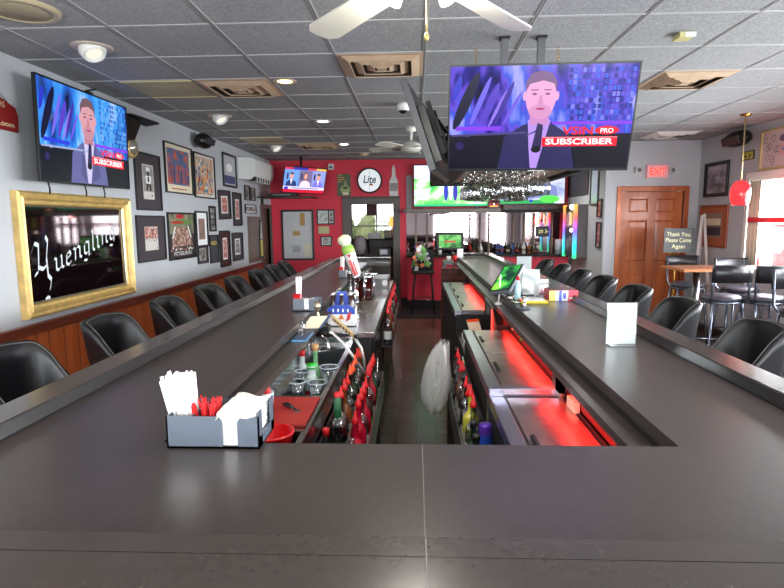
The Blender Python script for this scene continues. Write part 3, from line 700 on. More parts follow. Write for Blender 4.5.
    srect(a, .04*w, -.545*h, .86*w, -.355*h, e+.0006, red); srect(a, .045*w, -.37*h, .86*w, -.365*h, e+.0007, wh)
    text(a, 'SUBSCRIBER', .45*w, -.505*h, .16*h, wh, e+.0012, bold=.03, width=.74*w)
    text(a, 'VSiN', .42*w, -.31*h, .21*h, red, e+.0012, bold=.03, width=.34*w)
    sell(a, .74*w, -.235*h, .13*w, .085*h, e+.0008, red); text(a, 'PRO', .74*w, -.285*h, .13*h, wh, e+.0014, bold=.02, width=.14*w)
def tv(name, T, W, H, label, art, group=None, depth=.05, bz=.009, feet=None):
    t = thing(name, T @ Vector((0, -H/2, -depth)), label, 'television', group)
    hb = MB(T); hb.box((-W/2, -H/2, -depth*.4), (W/2, H/2, 0), BLACKP); hb.box((-W*.36, -H*.4, -depth), (W*.36, H*.25, -depth*.4), BLACKP); hb.build('housing', t, bevel=.003)
    b = MB(T)
    for q in (((-W/2, -H/2), (-W/2+bz, H/2)), ((W/2-bz, -H/2), (W/2, H/2)), ((-W/2+bz, -H/2), (W/2-bz, -H/2+bz*1.6)), ((-W/2+bz, H/2-bz), (W/2-bz, H/2))): b.box((q[0][0], q[0][1], 0), (q[1][0], q[1][1], .006), BLACKP)
    b.build('bezel', t)
    a = MB(T); art(a, W/2-bz, H/2-bz*1.3, .001); a.build('screen', t)
    return t
def tvT(c, yaw, tilt, roll=0):
    ya, ti = math.radians(yaw), math.radians(tilt)
    right = Vector((math.cos(ya), math.sin(ya), 0)); n = Vector((math.sin(ya), -math.cos(ya), 0)); up = Vector((0, 0, 1))*math.cos(ti)+n*math.sin(ti)
    return frameM(c, right, up) @ Matrix.Rotation(math.radians(roll), 4, 'Z')
# centre television
T = tvT((.758, 3.552, 2.230), -3.9, 15.9, -.8)
ct = tv('television', T, 1.11, .63, 'large flat television over the bar showing a host in front of purple studio lights', lambda a, w, h, z: host(a, w, h, z, TVB1, 'p'))
x_ = MB(T); x_.box((-.05, -.315, .006), (.05, -.312, .010), WHITEP); x_.build('logo_strip', ct)
x_ = MB(T); x_.box((-.3, -.1, -.075), (.3, .12, -.05), BLACKM); x_.build('bracket', ct)
for (px, py) in ((502.5, 42), (538.5, 41)):
    q = onZ(px, py, ZC); MB().box((q.x-.022, 3.66, 2.16), (q.x+.022, 3.70, ZC-.001), STEELD).box((q.x-.03, 3.64, ZC-.010), (q.x+.03, 3.72, ZC-.001), BLACKM).build('post', ct)
# left wall television
T = tvT((-2.536, 4.363, 2.265), 91.4, 1.6, .6)
lt_ = tv('television', T, 1.243, .71, 'large television on the left wall showing a host in front of blue studio lights', lambda a, w, h, z: host(a, w, h, z, TVB2, 'b'))
x_ = MB(); x_.box((XL+.003, 4.2, 2.15), (-2.60, 4.5, 2.35), BLACKM); x_.build('bracket', lt_)
x_ = MB()
for yy in (3.86, 4.30, 4.56): MB().tube([(-2.56, yy, 1.93), (-2.555, yy+.01, 1.86), (-2.57, yy+.03, 1.83)], .006, BLACKP, 6).build('cable', lt_)
x_ = MB(T); x_.box((.02, .356, -.03), (.10, .37, .0), BLACKP); x_.cyl((.03, .37, -.02), (.06, .39, .05), .007, BLACKP); x_.build('sensor_bar', lt_)
# corner television: three people in panels
def art3(a, w, h, z):
    srect(a, -w, -h, w, h, z, E_('news', S(120, 150, 225))); e = z+.0005
    srect(a, -w, h*.82, w, h, e, E_('newsred', S(214, 50, 80))); srect(a, -w*.6, h*.82, w*.1, h, e+.0003, E_('newsblue', S(60, 50, 170))); srect(a, w*.5, h*.84, w, h, e+.0003, E_('newsyel', S(230, 190, 90)))
    for k, (sx, su, bg) in enumerate(((-.64, S(40, 60, 120), S(110, 160, 235)), (.03, S(240, 220, 235), S(120, 110, 150)), (.66, S(130, 120, 235), S(150, 160, 225)))):
        x0_ = sx*w; srect(a, x0_-.31*w, -h*.5, x0_+.31*w, h*.78, e, E_('npanel%d' % k, bg)); sell(a, x0_-.2*w, .3*h, .05*w, .3*h, e+.0003, E_('nbg', S(70, 60, 90)), 10)
        spoly(a, [(x0_-.27*w, -h*.5), (x0_-.22*w, -.15*h), (x0_-.06*w, .0), (x0_+.06*w, 0), (x0_+.22*w, -.15*h), (x0_+.27*w, -h*.5)], e+.0006, E_('nsuit%d' % k, su))
        spoly(a, [(x0_-.05*w, .05*h), (x0_+.05*w, .05*h), (x0_, -.4*h)], e+.0009, E_('white', S(255, 250, 255)))
        if k == 1: sell(a, x0_, .3*h, .11*w, .34*h, e+.0009, E_('nhair', S(90, 50, 50)), 16)
        sell(a, x0_, .32*h, .085*w, .25*h, e+.0012, E_('nskin', S(232, 160, 150)), 16)
        if k != 1: sell(a, x0_, .52*h, .09*w, .1*h, e+.0013, E_('nhair2', S(90, 80, 90)), 12)
    srect(a, -w, -h*.74, w, -h*.5, e+.001, E_('nwhite', S(225, 220, 245))); srect(a, -w, -h, w, -h*.74, e+.001, E_('newsred2', S(214, 30, 60)))
    srect(a, -w*.6, -h*.66, w*.7, -h*.6, e+.0014, E_('ngrey', S(120, 110, 170))); sell(a, -w*.85, -h*.66, w*.1, h*.12, e+.0016, E_('nlogo', S(60, 50, 190)), 14)
T = tvT((-1.905, 9.73, 2.32), 37.6, 18.1, -1.3)
c3 = tv('television', T, .80, .456, 'corner television over the red wall showing three news presenters side by side', art3)
x_ = MB(); x_.cyl((-1.98, 9.83, 2.30), (-1.98, 9.83, ZC), .02, BLACKM); x_.cyl((-1.98, 9.83, 2.32), (-1.91, 9.76, 2.32), .03, BLACKM); x_.build('ceiling_mount', c3)
t = thing('wall_shelf', (-2.45, 9.95, 2.02), 'black shelf with recorder box under the corner television', 'shelf')
MB().box((XL, 9.6, 2.03), (-1.75, 10.2, 2.05), BLACKP).box((XL, 9.85, 1.93), (XL+.04, 9.9, 2.03), BLACKM).build('board', t)
t2 = MB().box((-2.55, 9.66, 2.051), (-2.05, 9.95, 2.11), BLACKP).box((-2.45, 9.655, 2.07), (-2.15, 9.66, 2.09), STEELD).build('recorder', bevel=.003)
tag(t2, 'flat black video recorder on the black corner shelf', 'recorder')
# second hanging television, seen edge on, facing left
T = tvT((.075, 3.83, 2.165), 261.5, 18.5, 0)
sd = tv('television', T, .98, .55, 'television hung over the bar seen edge on from its back and facing left', lambda a, w, h, z: srect(a, -w, -h, w, h, z, TVB2), depth=.075)
x_ = MB(T)
for yy in (-.16, .16): x_.box((yy-.02, -.16, -.105), (yy+.02, .18, -.075), BLACKM)
x_.box((-.22, -.06, -.115), (.22, .06, -.105), BLACKM); x_.build('mount_rails', sd)
MB(T).box((.490, -.27, -.034), (.4925, .27, .004), mat('grey_edge', S(60, 60, 64), .5)).build('side_edge', sd)
x_ = MB(); x_.tube([T @ Vector((0, 0, -.12)), T @ Vector((0, .02, -.2)), (.22, 3.92, 2.16)], .02, BLACKM); x_.tube([T @ Vector((-.1, .1, -.1)), T @ Vector((.0, -.1, -.17)), T @ Vector((.15, .05, -.12)), T @ Vector((.1, -.2, -.1))], .008, BLACKP, 6); x_.build('swing_arm', sd)
# canopy over the right side of the well, with glass rails
t = thing('bar_canopy', (.72, 5.0, 1.985), 'dark hanging canopy over the bar carrying wine glass rails', 'canopy')
TAN = mat('tan_underside', S(222, 202, 182), .6)
cb = MB(); cb.box((.155, 3.86, 1.985), (.36, 6.15, 2.15), BLACKM); cb.box((.36, 3.86, 2.02), (1.30, 6.15, 2.15), TAN); cb.box((1.26, 3.86, 1.985), (1.32, 6.15, 2.155), BLACKM); cb.box((.155, 6.10, 1.985), (1.32, 6.16, 2.155), BLACKM)
cb.build('body', t, bevel=.003)
for k in range(7):
    x = .39+.095*k; MB().box((x-.008, 3.9, 2.000), (x+.008, 6.05, 2.005), GREYWOOD).box((x-.002, 3.9, 2.005), (x+.002, 6.05, 2.02), GREYWOOD).build('glass_rail', t)
for (px, py) in ((477, 46), (561, 44)):
    q = onZ(px, py, ZC); c = MB()
    z = ZC
    k = 0
    while z > 2.165:
        a_ = (0, .006) if k % 2 else (.006, 0)
        c.tube([(q.x+a_[0]*math.cos(s*PI/4), 3.90+a_[1]*math.cos(s*PI/4), z-.012+.013*math.sin(s*PI/4)) for s in range(8)], .0018, MATS['brass'] if 'brass' in MATS else GOLD, 4, closed=True); z -= .020; k += 1
    c.build('chain', t)
# stemmed glasses
def make_wine(loc, s, label, group):
    t = thing('wine_glass', loc, label, 'wine glass', group); c = loc
    MB().lathe([(.001, .0), (.036, -.001), (.036, -.004), (.006, -.010), (.004, -.02), (.004, -.085), (.008, -.095), (.030, -.115), (.044, -.150), (.044, -.185), (.036, -.235), (.034, -.235), (.042, -.185), (.042, -.151), (.028, -.118), (.001, -.1)], c, WINE, 16, caps=False).build('bowl_and_stem', t)
    return t
wp = None; R = random.Random(9); nm = ['left', 'second', 'third', 'fourth', 'fifth', 'sixth', 'right']
for c in range(6):
    for r in range(5):
        x = .4375+.095*c; y = 4.0+.27*r+.04*(c % 2)+R.uniform(-.03, .03)
        if c < 2 and r == 0: continue
        lb = 'upside-down stemmed glass hanging in the %s rail from the left, %s from the front' % (['first', 'second', 'third', 'fourth', 'fifth', 'sixth', 'seventh'][c], ['first', 'second', 'third', 'fourth', 'fifth'][r])
        if wp is None: wp = make_wine((x, y, 1.9995), 1, lb, 'hanging wine glasses'); wp['label'] = lb; w1 = wp
        else: dup(wp, (x, y, 1.9995), 0, lb, sc=((1.0, 1.0, R.uniform(.85, 1.0))))
# ------------------------------------------------------------------ on and under the ceiling
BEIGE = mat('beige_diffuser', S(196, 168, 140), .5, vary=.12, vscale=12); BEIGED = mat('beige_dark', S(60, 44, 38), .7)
def vent(i, j, label, mm=BEIGE):
    x0, y0 = GX+.61*i, GY+.61*j; t = thing('ceiling_vent', (x0+.305, y0+.305, ZC-.04), label, 'ceiling vent', 'ceiling vents')
    f = MB()
    def ring(a, za, b_, zb, mt, mb):
        cx, cy = x0+.305, y0+.305
        A = [(cx+sx*a, cy+sy*a, za) for sx, sy in ((-1, -1), (1, -1), (1, 1), (-1, 1))]; B = [(cx+sx*b_, cy+sy*b_, zb) for sx, sy in ((-1, -1), (1, -1), (1, 1), (-1, 1))]
        mb.add(A+B, [(k, (k+1) % 4, 4+(k+1) % 4, 4+k) for k in range(4)], mt)
    f = MB(); ring(.295, ZC-.006, .27, ZC-.008, mm, f); ring(.295, ZC-.006, .295, ZC-.001, mm, f); f.build('frame', t)
    for a in (.27, .19, .11):
        l = MB(); ring(a, ZC-.010, a-.055, ZC-.035, mm, l); ring(a-.055, ZC-.035, a-.057, ZC-.030, mm, l); ring(a-.057, ZC-.03, a-.005, ZC-.006, mm, l); l.build('louvre', t)
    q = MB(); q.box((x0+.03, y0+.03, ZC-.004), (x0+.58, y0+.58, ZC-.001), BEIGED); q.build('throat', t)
    MB().box((x0+.27, y0+.27, ZC-.034), (x0+.34, y0+.34, ZC-.028), mm).build('centre_plate', t)
vent(0, 2, 'stained square ceiling vent left of centre, above the football pictures')
vent(2, 1, 'stained square ceiling vent nearest the camera, beside the fan pull chain')
vent(6, 2, 'stained square ceiling vent right of the large hanging television')
vent(0, 8, 'square ceiling vent far back near the red wall')
vent(8, 7, 'square ceiling vent near the exit sign', WHITEP)
PANELT = noisemap('stained_tile', [(.3, S(150, 140, 112)), (.7, S(196, 182, 140))], (2, 2, 2))
for i, j, lb in ((-1, 2, 'yellowed flat ceiling panel above the left wall television'), (-1, 7, 'yellowed flat ceiling panel above the air conditioner')):
    x0, y0 = GX+.61*i, GY+.61*j; t = thing('ceiling_panel', (x0+.3, y0+.3, ZC-.01), lb, 'ceiling panel')
    MB().box((x0+.02, y0+.02, ZC-.007), (x0+.59, y0+.59, ZC-.001), PANELT).build('panel', t)
    MB().box((x0+.015, y0+.015, ZC-.010), (x0+.595, y0+.03, ZC-.001), mat('yellow_edge', S(205, 196, 130), .5)).box((x0+.015, y0+.58, ZC-.010), (x0+.595, y0+.595, ZC-.001), MATS['yellow_edge']).build('edge_strip', t)
TRIMR = mat('lamp_trim', S(196, 180, 164), .35)
for k, (px, py, mm, lb) in enumerate(((285, 81, LIGHTY, 'yellow glowing recessed ceiling light, nearest of the row left of the aisle'), (323, 121, LIGHTC, 'bright recessed ceiling light, second of the row'), (344, 144, LIGHTC, 'bright recessed ceiling light near the red wall, third of the row'))):
    q = onZ(px, py, ZC); t = thing('recessed_light', (q.x, q.y, ZC-.01), lb, 'ceiling light', 'lit recessed lights')
    MB().lathe([(.062, -.002), (.062, -.006), (.092, -.008), (.095, -.002)], q, TRIMR, 28, caps=False).build('trim_ring', t)
    MB().lathe([(.001, -.010), (.05, -.008), (.066, -.001)], q, mm, 24, caps=False).build('bulb', t)
q = onZ(364, 153, ZC); t = thing('recessed_light', (q.x, q.y, ZC-.03), 'unlit round beige ceiling fitting above the round wall clock', 'ceiling light')
MB().lathe([(.06, 0), (.095, -.004), (.09, -.02), (.07, -.022)], q, TRIMR, 24, caps=False).build('trim_ring', t); MB().lathe([(.001, -.05), (.05, -.045), (.07, -.018)], q, mat('beige_lens', S(200, 180, 140), .4), 20, caps=False).build('lens', t)
for k, (px, py, lb) in enumerate(((92, 47, 'white eyeball ceiling light above the left wall television'), (220, 116, 'white eyeball ceiling light above the wall speaker'), (276, 146, 'white eyeball ceiling light above the air conditioner end'))):
    q = onZ(px, py, ZC); t = thing('eyeball_light', (q.x, q.y, ZC-.06), lb, 'ceiling light', 'eyeball ceiling lights')
    MB().lathe([(.075, 0), (.075, -.008), (.125, -.006), (.128, 0)], q, TRIMR, 28, caps=False).build('trim_ring', t)
    D = Vector((.45, -.25, -.85)).normalized(); a_ = Vector((q.x, q.y, ZC-.012))
    pr = [(.082*math.sqrt(max(0, 1-(h/.08)**2)) if h < .04 else .066, h) for h in (-.03, 0, .02, .035, .06)]
    T = frameM(a_, D.orthogonal(), D.cross(D.orthogonal())); e = MB(T); e.lathe([(.08, -.02), (.085, 0), (.08, .025), (.068, .05), (.062, .05), (.055, .03), (.001, .03)], (0, 0, 0), WHITEP, 24, caps=False); e.build('eyeball', t)
    e = MB(T); e.disc((0, 0, .034), .05, .05, emis('dim_bulb', (1, .95, .8, 1), .8), axis=2); e.build('bulb', t)
q = onZ(20, 9, ZC); t = thing('ceiling_speaker', (q.x, q.y, ZC-.02), 'large round beige ceiling speaker at the top left corner', 'ceiling speaker')
MB().lathe([(.001, -.014), (.15, -.014), (.155, -.008)], q, mat('speaker_grille', S(168, 156, 128), .6, bump=.6, bscale=400), 32, caps=False).build('grille', t)
MB().lathe([(.150, -.014), (.155, -.018), (.185, -.016), (.195, -.001)], q, mat('speaker_ring', S(186, 172, 140), .4), 32, caps=False).build('ring', t)
q = onZ(683, 34, ZC); t = thing('ceiling_sensor', (q.x, q.y, ZC-.05), 'small square yellowish box on the ceiling tile at the upper right', 'sensor')
MB().box((q.x-.04, q.y-.05, ZC-.03), (q.x+.05, q.y+.05, ZC), mat('yellowed_plastic', S(206, 200, 140), .4)).build('box', t, bevel=.003); MB().box((q.x-.01, q.y-.055, ZC-.032), (q.x+.055, q.y-.05, ZC-.004), WHITEP).build('face_strip', t)
q = onZ(403, 103.5, ZC); t = thing('security_camera', (q.x, q.y, ZC-.12), 'white dome security camera on the ceiling left of the side television', 'security camera')
MB().cyl((q.x, q.y, ZC-.045), (q.x, q.y, ZC), .062, WHITEP, .058, 24).build('base', t); MB().sphere((q.x, q.y, ZC-.05), .046, BLACKP, 14).build('dome', t); MB().lathe([(.063, -.04), (.060, -.065), (.047, -.07)], q, WHITEP, 24, caps=False).build('collar', t)
q = onY(331, 167, YB-.06); t = thing('motion_sensor', (q.x, YB, q.z-.05), 'small white motion sensor high on the red wall beside the corner television', 'sensor')
MB().box((q.x-.05, YB-.09, q.z-.05), (q.x+.05, YB-.001, q.z+.06), WHITEP).build('body', t, bevel=.012); MB().box((q.x-.03, YB-.094, q.z-.03), (q.x+.03, YB-.09, q.z+.01), GREYP).build('lens', t)

FANW = mat('fan_white', S(226, 226, 214), .35)
def fan(c, a0, label, lamp, blade_r, rod=.12):
    x, y, z = c; t = thing('ceiling_fan', (x, y, z-.1), label, 'ceiling fan', 'white ceiling fans')
    MB().lathe([(.001, ZC-z), (.07, ZC-z), (.06, ZC-z-.05), (.02, ZC-z-.06), (.014, .06), (.001, .06)], c, FANW, 20, caps=False).build('mount_rod', t)
    MB().lathe([(.001, .07), (.05, .07), (.12, .04), (.125, -.02), (.09, -.05), (.05, -.06), (.001, -.06)], c, FANW, 28, caps=False).build('motor', t)
    for k in range(5):
        a = math.radians(a0+72*k); T = Matrix.Translation(c) @ Matrix.Rotation(a, 4, 'Z') @ Matrix.Rotation(.2, 4, 'X')
        b_ = MB(T); b_.prism([(.18, -.045), (.30, -.062), (blade_r-.05, -.075), (blade_r, -.05), (blade_r+.01, 0), (blade_r, .05), (blade_r-.05, .075), (.30, .062), (.18, .045)], -.004, .004, FANW); b_.build('blade', t, bevel=.002)
        b_ = MB(T); b_.prism([(.09, -.02), (.24, -.035), (.24, .035), (.09, .02)], -.012, -.004, mat('fan_bracket', S(190, 180, 160), .3, .6)); b_.build('blade_bracket', t)
    if lamp:
        for k in range(4):
            a = PI/4+k*PI/2; q = Vector((x+.12*math.cos(a), y+.12*math.sin(a), z-.02)); d = Vector((math.cos(a)*.8, math.sin(a)*.8, -.5))
            T = frameM(q, d.orthogonal(), d.cross(d.orthogonal()))
            s_ = MB(T); s_.lathe([(.02, -.03), (.035, 0), (.050, .045), (.047, .045), (.03, .0)], (0, 0, 0), emis('lamp_shade_glass', (1, .96, .86, 1), 2.2), 18, caps=False); s_.build('lamp_shade', t)
        MB().tube([(x+.02, y-.03, z-.07), (x+.02, y-.03, lamp)], .0022, mat('chain_gold', S(214, 190, 110), .3, .5), 6).sphere((x+.02, y-.03, lamp-.01), .009, MATS['chain_gold'], 8, 1.6).build('pull_chain', t)
    return t
fan((.02, 2.05, 2.47), 54, 'white ceiling fan with light kit at the top of the photo above the near bar', 2.255, .78)
q = onZ(411, 127, ZC); fan((q.x, q.y, 2.50), 12, 'small white ceiling fan farther back beside the side television', 0, .56)
# pendant lamp
q = onZ(742, 124.5, ZC); px_ = q.x; py_ = q.y-.35
px_, py_ = 3.60, 6.45
t = thing('pendant_lamp', (px_, py_, 1.76), 'red glass pendant lamp hanging on a pale rod in front of the window', 'pendant lamp')
MB().lathe([(.001, -.02), (.05, -.018), (.06, -.001)], (px_, py_, ZC), mat('brass', S(190, 150, 70), .25, .9), 20, caps=False).build('canopy', t)
MB().cyl((px_, py_, 2.02), (px_, py_, ZC-.01), .0065, mat('pale_brass', S(200, 180, 130), .3, .6), n=8).build('rod', t)
MB().lathe([(.012, .27), (.05, .262), (.085, .225), (.105, .16), (.10, .08), (.078, .0), (.074, .0), (.096, .08), (.10, .16), (.08, .22), (.012, .255)], (px_, py_, 1.76), mat('red_glass_lit', S(150, 10, 20), .1, emit=(1, .05, .06, 1), es=.9), 28, caps=False).build('lamp_shade', t)
MB().sphere((px_, py_, 1.83), .045, emis('pendant_bulb', (1, .35, .10, 1), 6), 12).build('bulb', t)

# ------------------------------------------------------------------ other things on the left wall
t = thing('air_conditioner', (XL, 9.4, 2.3), 'white wall mounted split air conditioner high on the left wall', 'air conditioner')
MB(frameM((XL, 8.75, 0), (1, 0, 0), (0, 0, 1))).prism([(0, 2.28), (.18, 2.27), (.25, 2.33), (.27, 2.40), (.27, 2.56), (.24, 2.60), (0, 2.61)], .10, -1.02, WHITEP).build('body', t, bevel=.006)
o = MB()
o.box((XL+.16, 8.70, 2.255), (XL+.235, 9.66, 2.325), BLACKM); o.build('air_outlet', t)
for k in range(6): MB().box((XL+.155, 8.83+.15*k, 2.25), (XL+.245, 8.85+.15*k, 2.33), WHITEP).build('vane', t)
# wall speaker left
def wspeaker(c, T, label):
    t = thing('wall_speaker', c, label, 'speaker'); b_ = MB(T); b_.lathe([(.001, -.15), (.06, -.14), (.085, -.08), (.095, 0), (.085, .08), (.06, .14), (.001, .15)], (0, 0, 0), BLACKP, 20, ax=0, caps=False); b_.build('cabinet', t)
    g_ = MB(T); g_.box((-.12, -.02, .06), (.12, .06, .098), mat('speaker_cloth', S(48, 46, 50), .8)); g_.build('grille', t, bevel=.01); return t
q = onX(204, 141, XL+.12); t = wspeaker((XL, q.y, q.z-.1), frameM(q, Vector((0, 1, 0)), Vector((.35, 0, .94))), 'black rounded speaker on a bracket high on the left wall above the collage print')
MB().cyl((XL, q.y, q.z), (q.x, q.y, q.z), .02, BLACKM).build('bracket', t)
# projector bracket shelf and round ornament
t = thing('speaker_shelf', (XL, 5.55, 2.40), 'black angled bracket speaker with flat top shelf beside the left wall television', 'speaker')
MB().prism([(XL, 5.05), (XL+.17, 5.10), (XL+.19, 5.60), (XL, 5.72)], 2.585, 2.60, BLACKM).build('shelf_plate', t)
MB(frameM((XL, 5.08, 0), (1, 0, 0), (0, 0, 1))).prism([(0, 2.34), (.03, 2.34), (.13, 2.56), (.13, 2.585), (0, 2.585)], 0, -.28, BLACKP).build('cabinet', t, bevel=.008)
MB().tube([(XL+.10, 5.06, 2.57), (XL+.05, 5.04, 2.5), (XL+.06, 5.06, 2.40)], .005, mat('brass', S(190, 150, 70), .25, .9), 6).build('cable', t)
t = thing('round_ornament', (XL, 5.50, 2.3), 'round gold and silver ornament on the left wall under the black bracket speaker', 'ornament')
q = onX(133.5, 147, XL+.05); MB().lathe([(.001, .0), (.10, .0), (.105, .03), (.085, .055), (.075, .05)], (XL, q.y, q.z), GOLD, 28, ax=0, caps=False).build('rim', t); MB().lathe([(.077, .045), (.05, .07), (.001, .085)], (XL, q.y, q.z), mat('silver_glass', S(190, 185, 170), .15, .6), 24, ax=0, caps=False).build('dome', t)

# ------------------------------------------------------------------ things on the red back wall
def P2(x0, y0, x1, y1): a = onY(x0, y0, YB); b_ = onY(x1, y1, YB); return (a.x+b_.x)/2, (a.z+b_.z)/2, abs(b_.x-a.x), abs(a.z-b_.z)
x, z, w, h = P2(281, 210, 315, 260)
def art_board(a, w, h, z):
    srect(a, -w, -h, w, h, z, mat('board_grey', S(196, 196, 198), .4)); e = z+.001; pa = mat('tan_card', S(186, 146, 90), .7)
    srect(a, w*.15, h*.4, w*.5, h*.95, e, pa); srect(a, -w*.35, -.02*h, w*.15, h*.18, e, pa); srect(a, w*.4, -h*.95, w*.95, -h*.35, e, mat('pale_card', S(206, 204, 180), .7)); srect(a, -w*.4, -h*.75, w*.15, -h*.45, e, mat('note_grey', S(160, 164, 166), .7))
    R = random.Random(6)
    for k in range(22): srect(a, -w*.85, h*(.85-.07*k), -w*.85+w*R.uniform(.3, .9), h*(.85-.07*k)+.004, e, MATS['note_grey'])
pframe('notice_board', TB(x, z), w, h, .035, 'large black framed notice board with pinned papers on the red wall', 'notice board', BLK, None, 0, art_board)
x, z, w, h = P2(316.8, 209.5, 335, 224.5)
def art_twin(a, w, h, z):
    srect(a, -w, -h, w, h, z, MATG); srect(a, -w*.95, -h*.9, w*.25, h*.9, z+.001, noisemap('certificate', [(.35, S(130, 150, 140)), (.6, S(210, 214, 208))], (14, 14, 14))); srect(a, -w*.95, -h*.9, w*.25, -h*.75, z+.0015, WHITE)
    srect(a, w*.42, -h*.85, w*.9, h*.85, z+.001, PAPERB); srect(a, w*.5, -h*.7, w*.82, h*.7, z+.0015, BWPH)
pframe('framed_photo', TB(x, z), w, h, .012, 'small dark double frame with a certificate and a strip beside it, on the red wall', 'picture', BLK, None, 0, art_twin)
x, z, w, h = P2(318.3, 226.5, 329.3, 233.5); t = thing('wall_card', (x, YB, z-h/2), 'small pale green card on the red wall under the double frame', 'card')
MB(TB(x, z)).box((-w/2, -h/2, .001), (w/2, h/2, .006), mat('pale_green_card', S(190, 190, 140), .7, vary=.1)).build('card', t)
x, z, w, h = P2(320.7, 236.3, 332.5, 246); pframe('framed_photo', TB(x, z), w, h, .022, 'smallest framed photo on the red wall, below the pale green card', 'picture', BLK, None, 0, art_plain(noisemap('landscape_photo', [(.4, S(110, 120, 110)), (.6, S(190, 190, 180))], (10, 10, 10))))
# tin sign with bottle drawing
x, z, w, h = P2(337, 174, 351, 196.3); t = thing('tin_sign', (x, YB, z-h/2), 'dark green tin sign with orange words and a bottle drawing, left of the round clock', 'sign')
T = TB(x, z); MB(T).box((-w/2, -h/2, .001), (w/2, h/2, .006), mat('tin_green', S(84, 96, 66), .5, vary=.1)).build('plate', t, bevel=.001)
a = MB(T); og = mat('tin_orange', S(206, 150, 90), .5)
for k, q in enumerate((.3, .45, .48, .2)): srect(a, -w*.43, h*(.42-.10*k), -w*.43+w*q, h*(.42-.10*k)+h*.045, .007, og)
lg = mat('tin_lime', S(150, 170, 110), .5); sell(a, w*.08, -h*.2, w*.36, h*.2, .007, lg); spoly(a, [(w*.03, 0), (w*.2, 0), (w*.16, h*.2), (w*.07, h*.2)], .0075, lg); srect(a, -w*.1, -h*.44, w*.34, -h*.32, .008, CREAM); sell(a, w*.1, -h*.12, w*.2, h*.05, .008, mat('tin_dark', S(46, 60, 40), .5)); a.build('artwork', t)
# round clock
q0 = onY(369.7, 180.6, YB); t = thing('wall_clock', (q0.x, YB, q0.z-.22), 'round white advertising clock lettered Lite on the red wall', 'clock')
T = TB(q0.x, q0.z)
MB(T).lathe([(.205, .001), (.235, .001), (.235, .05), (.225, .06), (.205, .05)], (0, 0, 0), DARKW, 40, caps=False).build('rim', t)
a = MB(T); a.disc((0, 0, .04), .208, .208, mat('clock_face', S(240, 244, 246), .3, emit=S(240, 246, 250), es=.35), 40, axis=2); a.build('face', t)
a = MB(T); nv = mat('navy_ink', S(30, 54, 96), .4)
for k in range(16):
    an = k*PI/8; a.add([(math.cos(an)*r_-math.sin(an)*w_, math.sin(an)*r_+math.cos(an)*w_, .0415) for r_, w_ in ((.115, -.004), (.13, -.004), (.13, .004), (.115, .004))], [(0, 1, 2, 3)], mat('tick_green', S(120, 160, 130), .5))
for k in range(12):
    an = k*PI/6; sell(a, math.cos(an)*.165, math.sin(an)*.165, .006, .006, .0415, mat('tick_green', S(120, 160, 130), .5), 8)
text(a, 'Lite', 0, -.045, .20, nv, .0425, shear=.25, bold=.02, width=.24); sell(a, .03, -.075, .04, .022, .0422, mat('clay_ink', S(196, 120, 90), .5)); a.build('lettering', t)
a = MB(T); a.box((-.003, .07, .0435), (.003, .17, .045), mat('tick_green2', S(60, 110, 90), .4)); a.box((-.003, -.19, .0435), (.003, -.10, .045), MATS['tick_green2']); a.build('hands', t)
# bottle shaped sign
t = thing('bottle_sign', (onY(393.5, 198, YB).x, YB, 2.05), 'pale grey tin sign cut in the shape of a beer bottle above the doorway', 'sign')
a0_ = onY(393.7, 182, YB); T = TB(a0_.x, a0_.z); hh = .30
prof = [(-.075, -1), (.075, -1), (.08, -.6), (.078, .05), (.06, .2), (.035, .35), (.03, .8), (.012, 1), (-.012, 1), (-.03, .8), (-.035, .35), (-.06, .2), (-.078, .05), (-.08, -.6)]
MB(T).prism([(a_, b__*hh) for a_, b__ in prof], .001, .012, mat('tin_silver', S(186, 182, 178), .4, .3, vary=.15)).build('plate', t)
a = MB(T); srect(a, -.07, -.17, .07, -.02, .0125, mat('label_grey', S(150, 140, 140), .5)); srect(a, -.07, -.29, .07, -.25, .0125, MATS['label_grey']); a.build('label', t)

# planting outside the back room window
R = random.Random(30)
for k, (x, c_) in enumerate(((-2.4, S(70, 86, 40)), (-1.3, S(84, 90, 44)), (-.2, S(150, 84, 40)), (1.0, S(80, 80, 50)))):
    t = thing('shrub', (x, 17.5, -.12), '%s rounded shrub outside the back room window, %s from the left' % (['green', 'olive', 'orange', 'dull green'][k], ['first', 'second', 'third', 'fourth'][k]), 'shrub', 'shrubs outside the back room window')
    rows = []
    for i in range(15):
        z = -.1+1.95*i/14; rr = .75*math.sin(PI*min(1, (i+2)/16.5))**.5
        rows.append([(x+rr*math.cos(2*PI*j/26)*R.uniform(.84, 1.08), 17.5+rr*math.sin(2*PI*j/26)*R.uniform(.84, 1.08), z+R.uniform(-.05, .05)) for j in range(26)])
    MB().grid(rows, noisemap('shrub_leaves_%d' % k, [(.35, tuple(q*.35 for q in c_[:3])+(1,)), (.65, c_)], (9, 9, 9), 1, 3, rough=.8), closeu=True).build('foliage', t)
    MB().cyl((x, 17.5, -.12), (x, 17.5, .3), .05, DARKWOOD).build('stem', t)
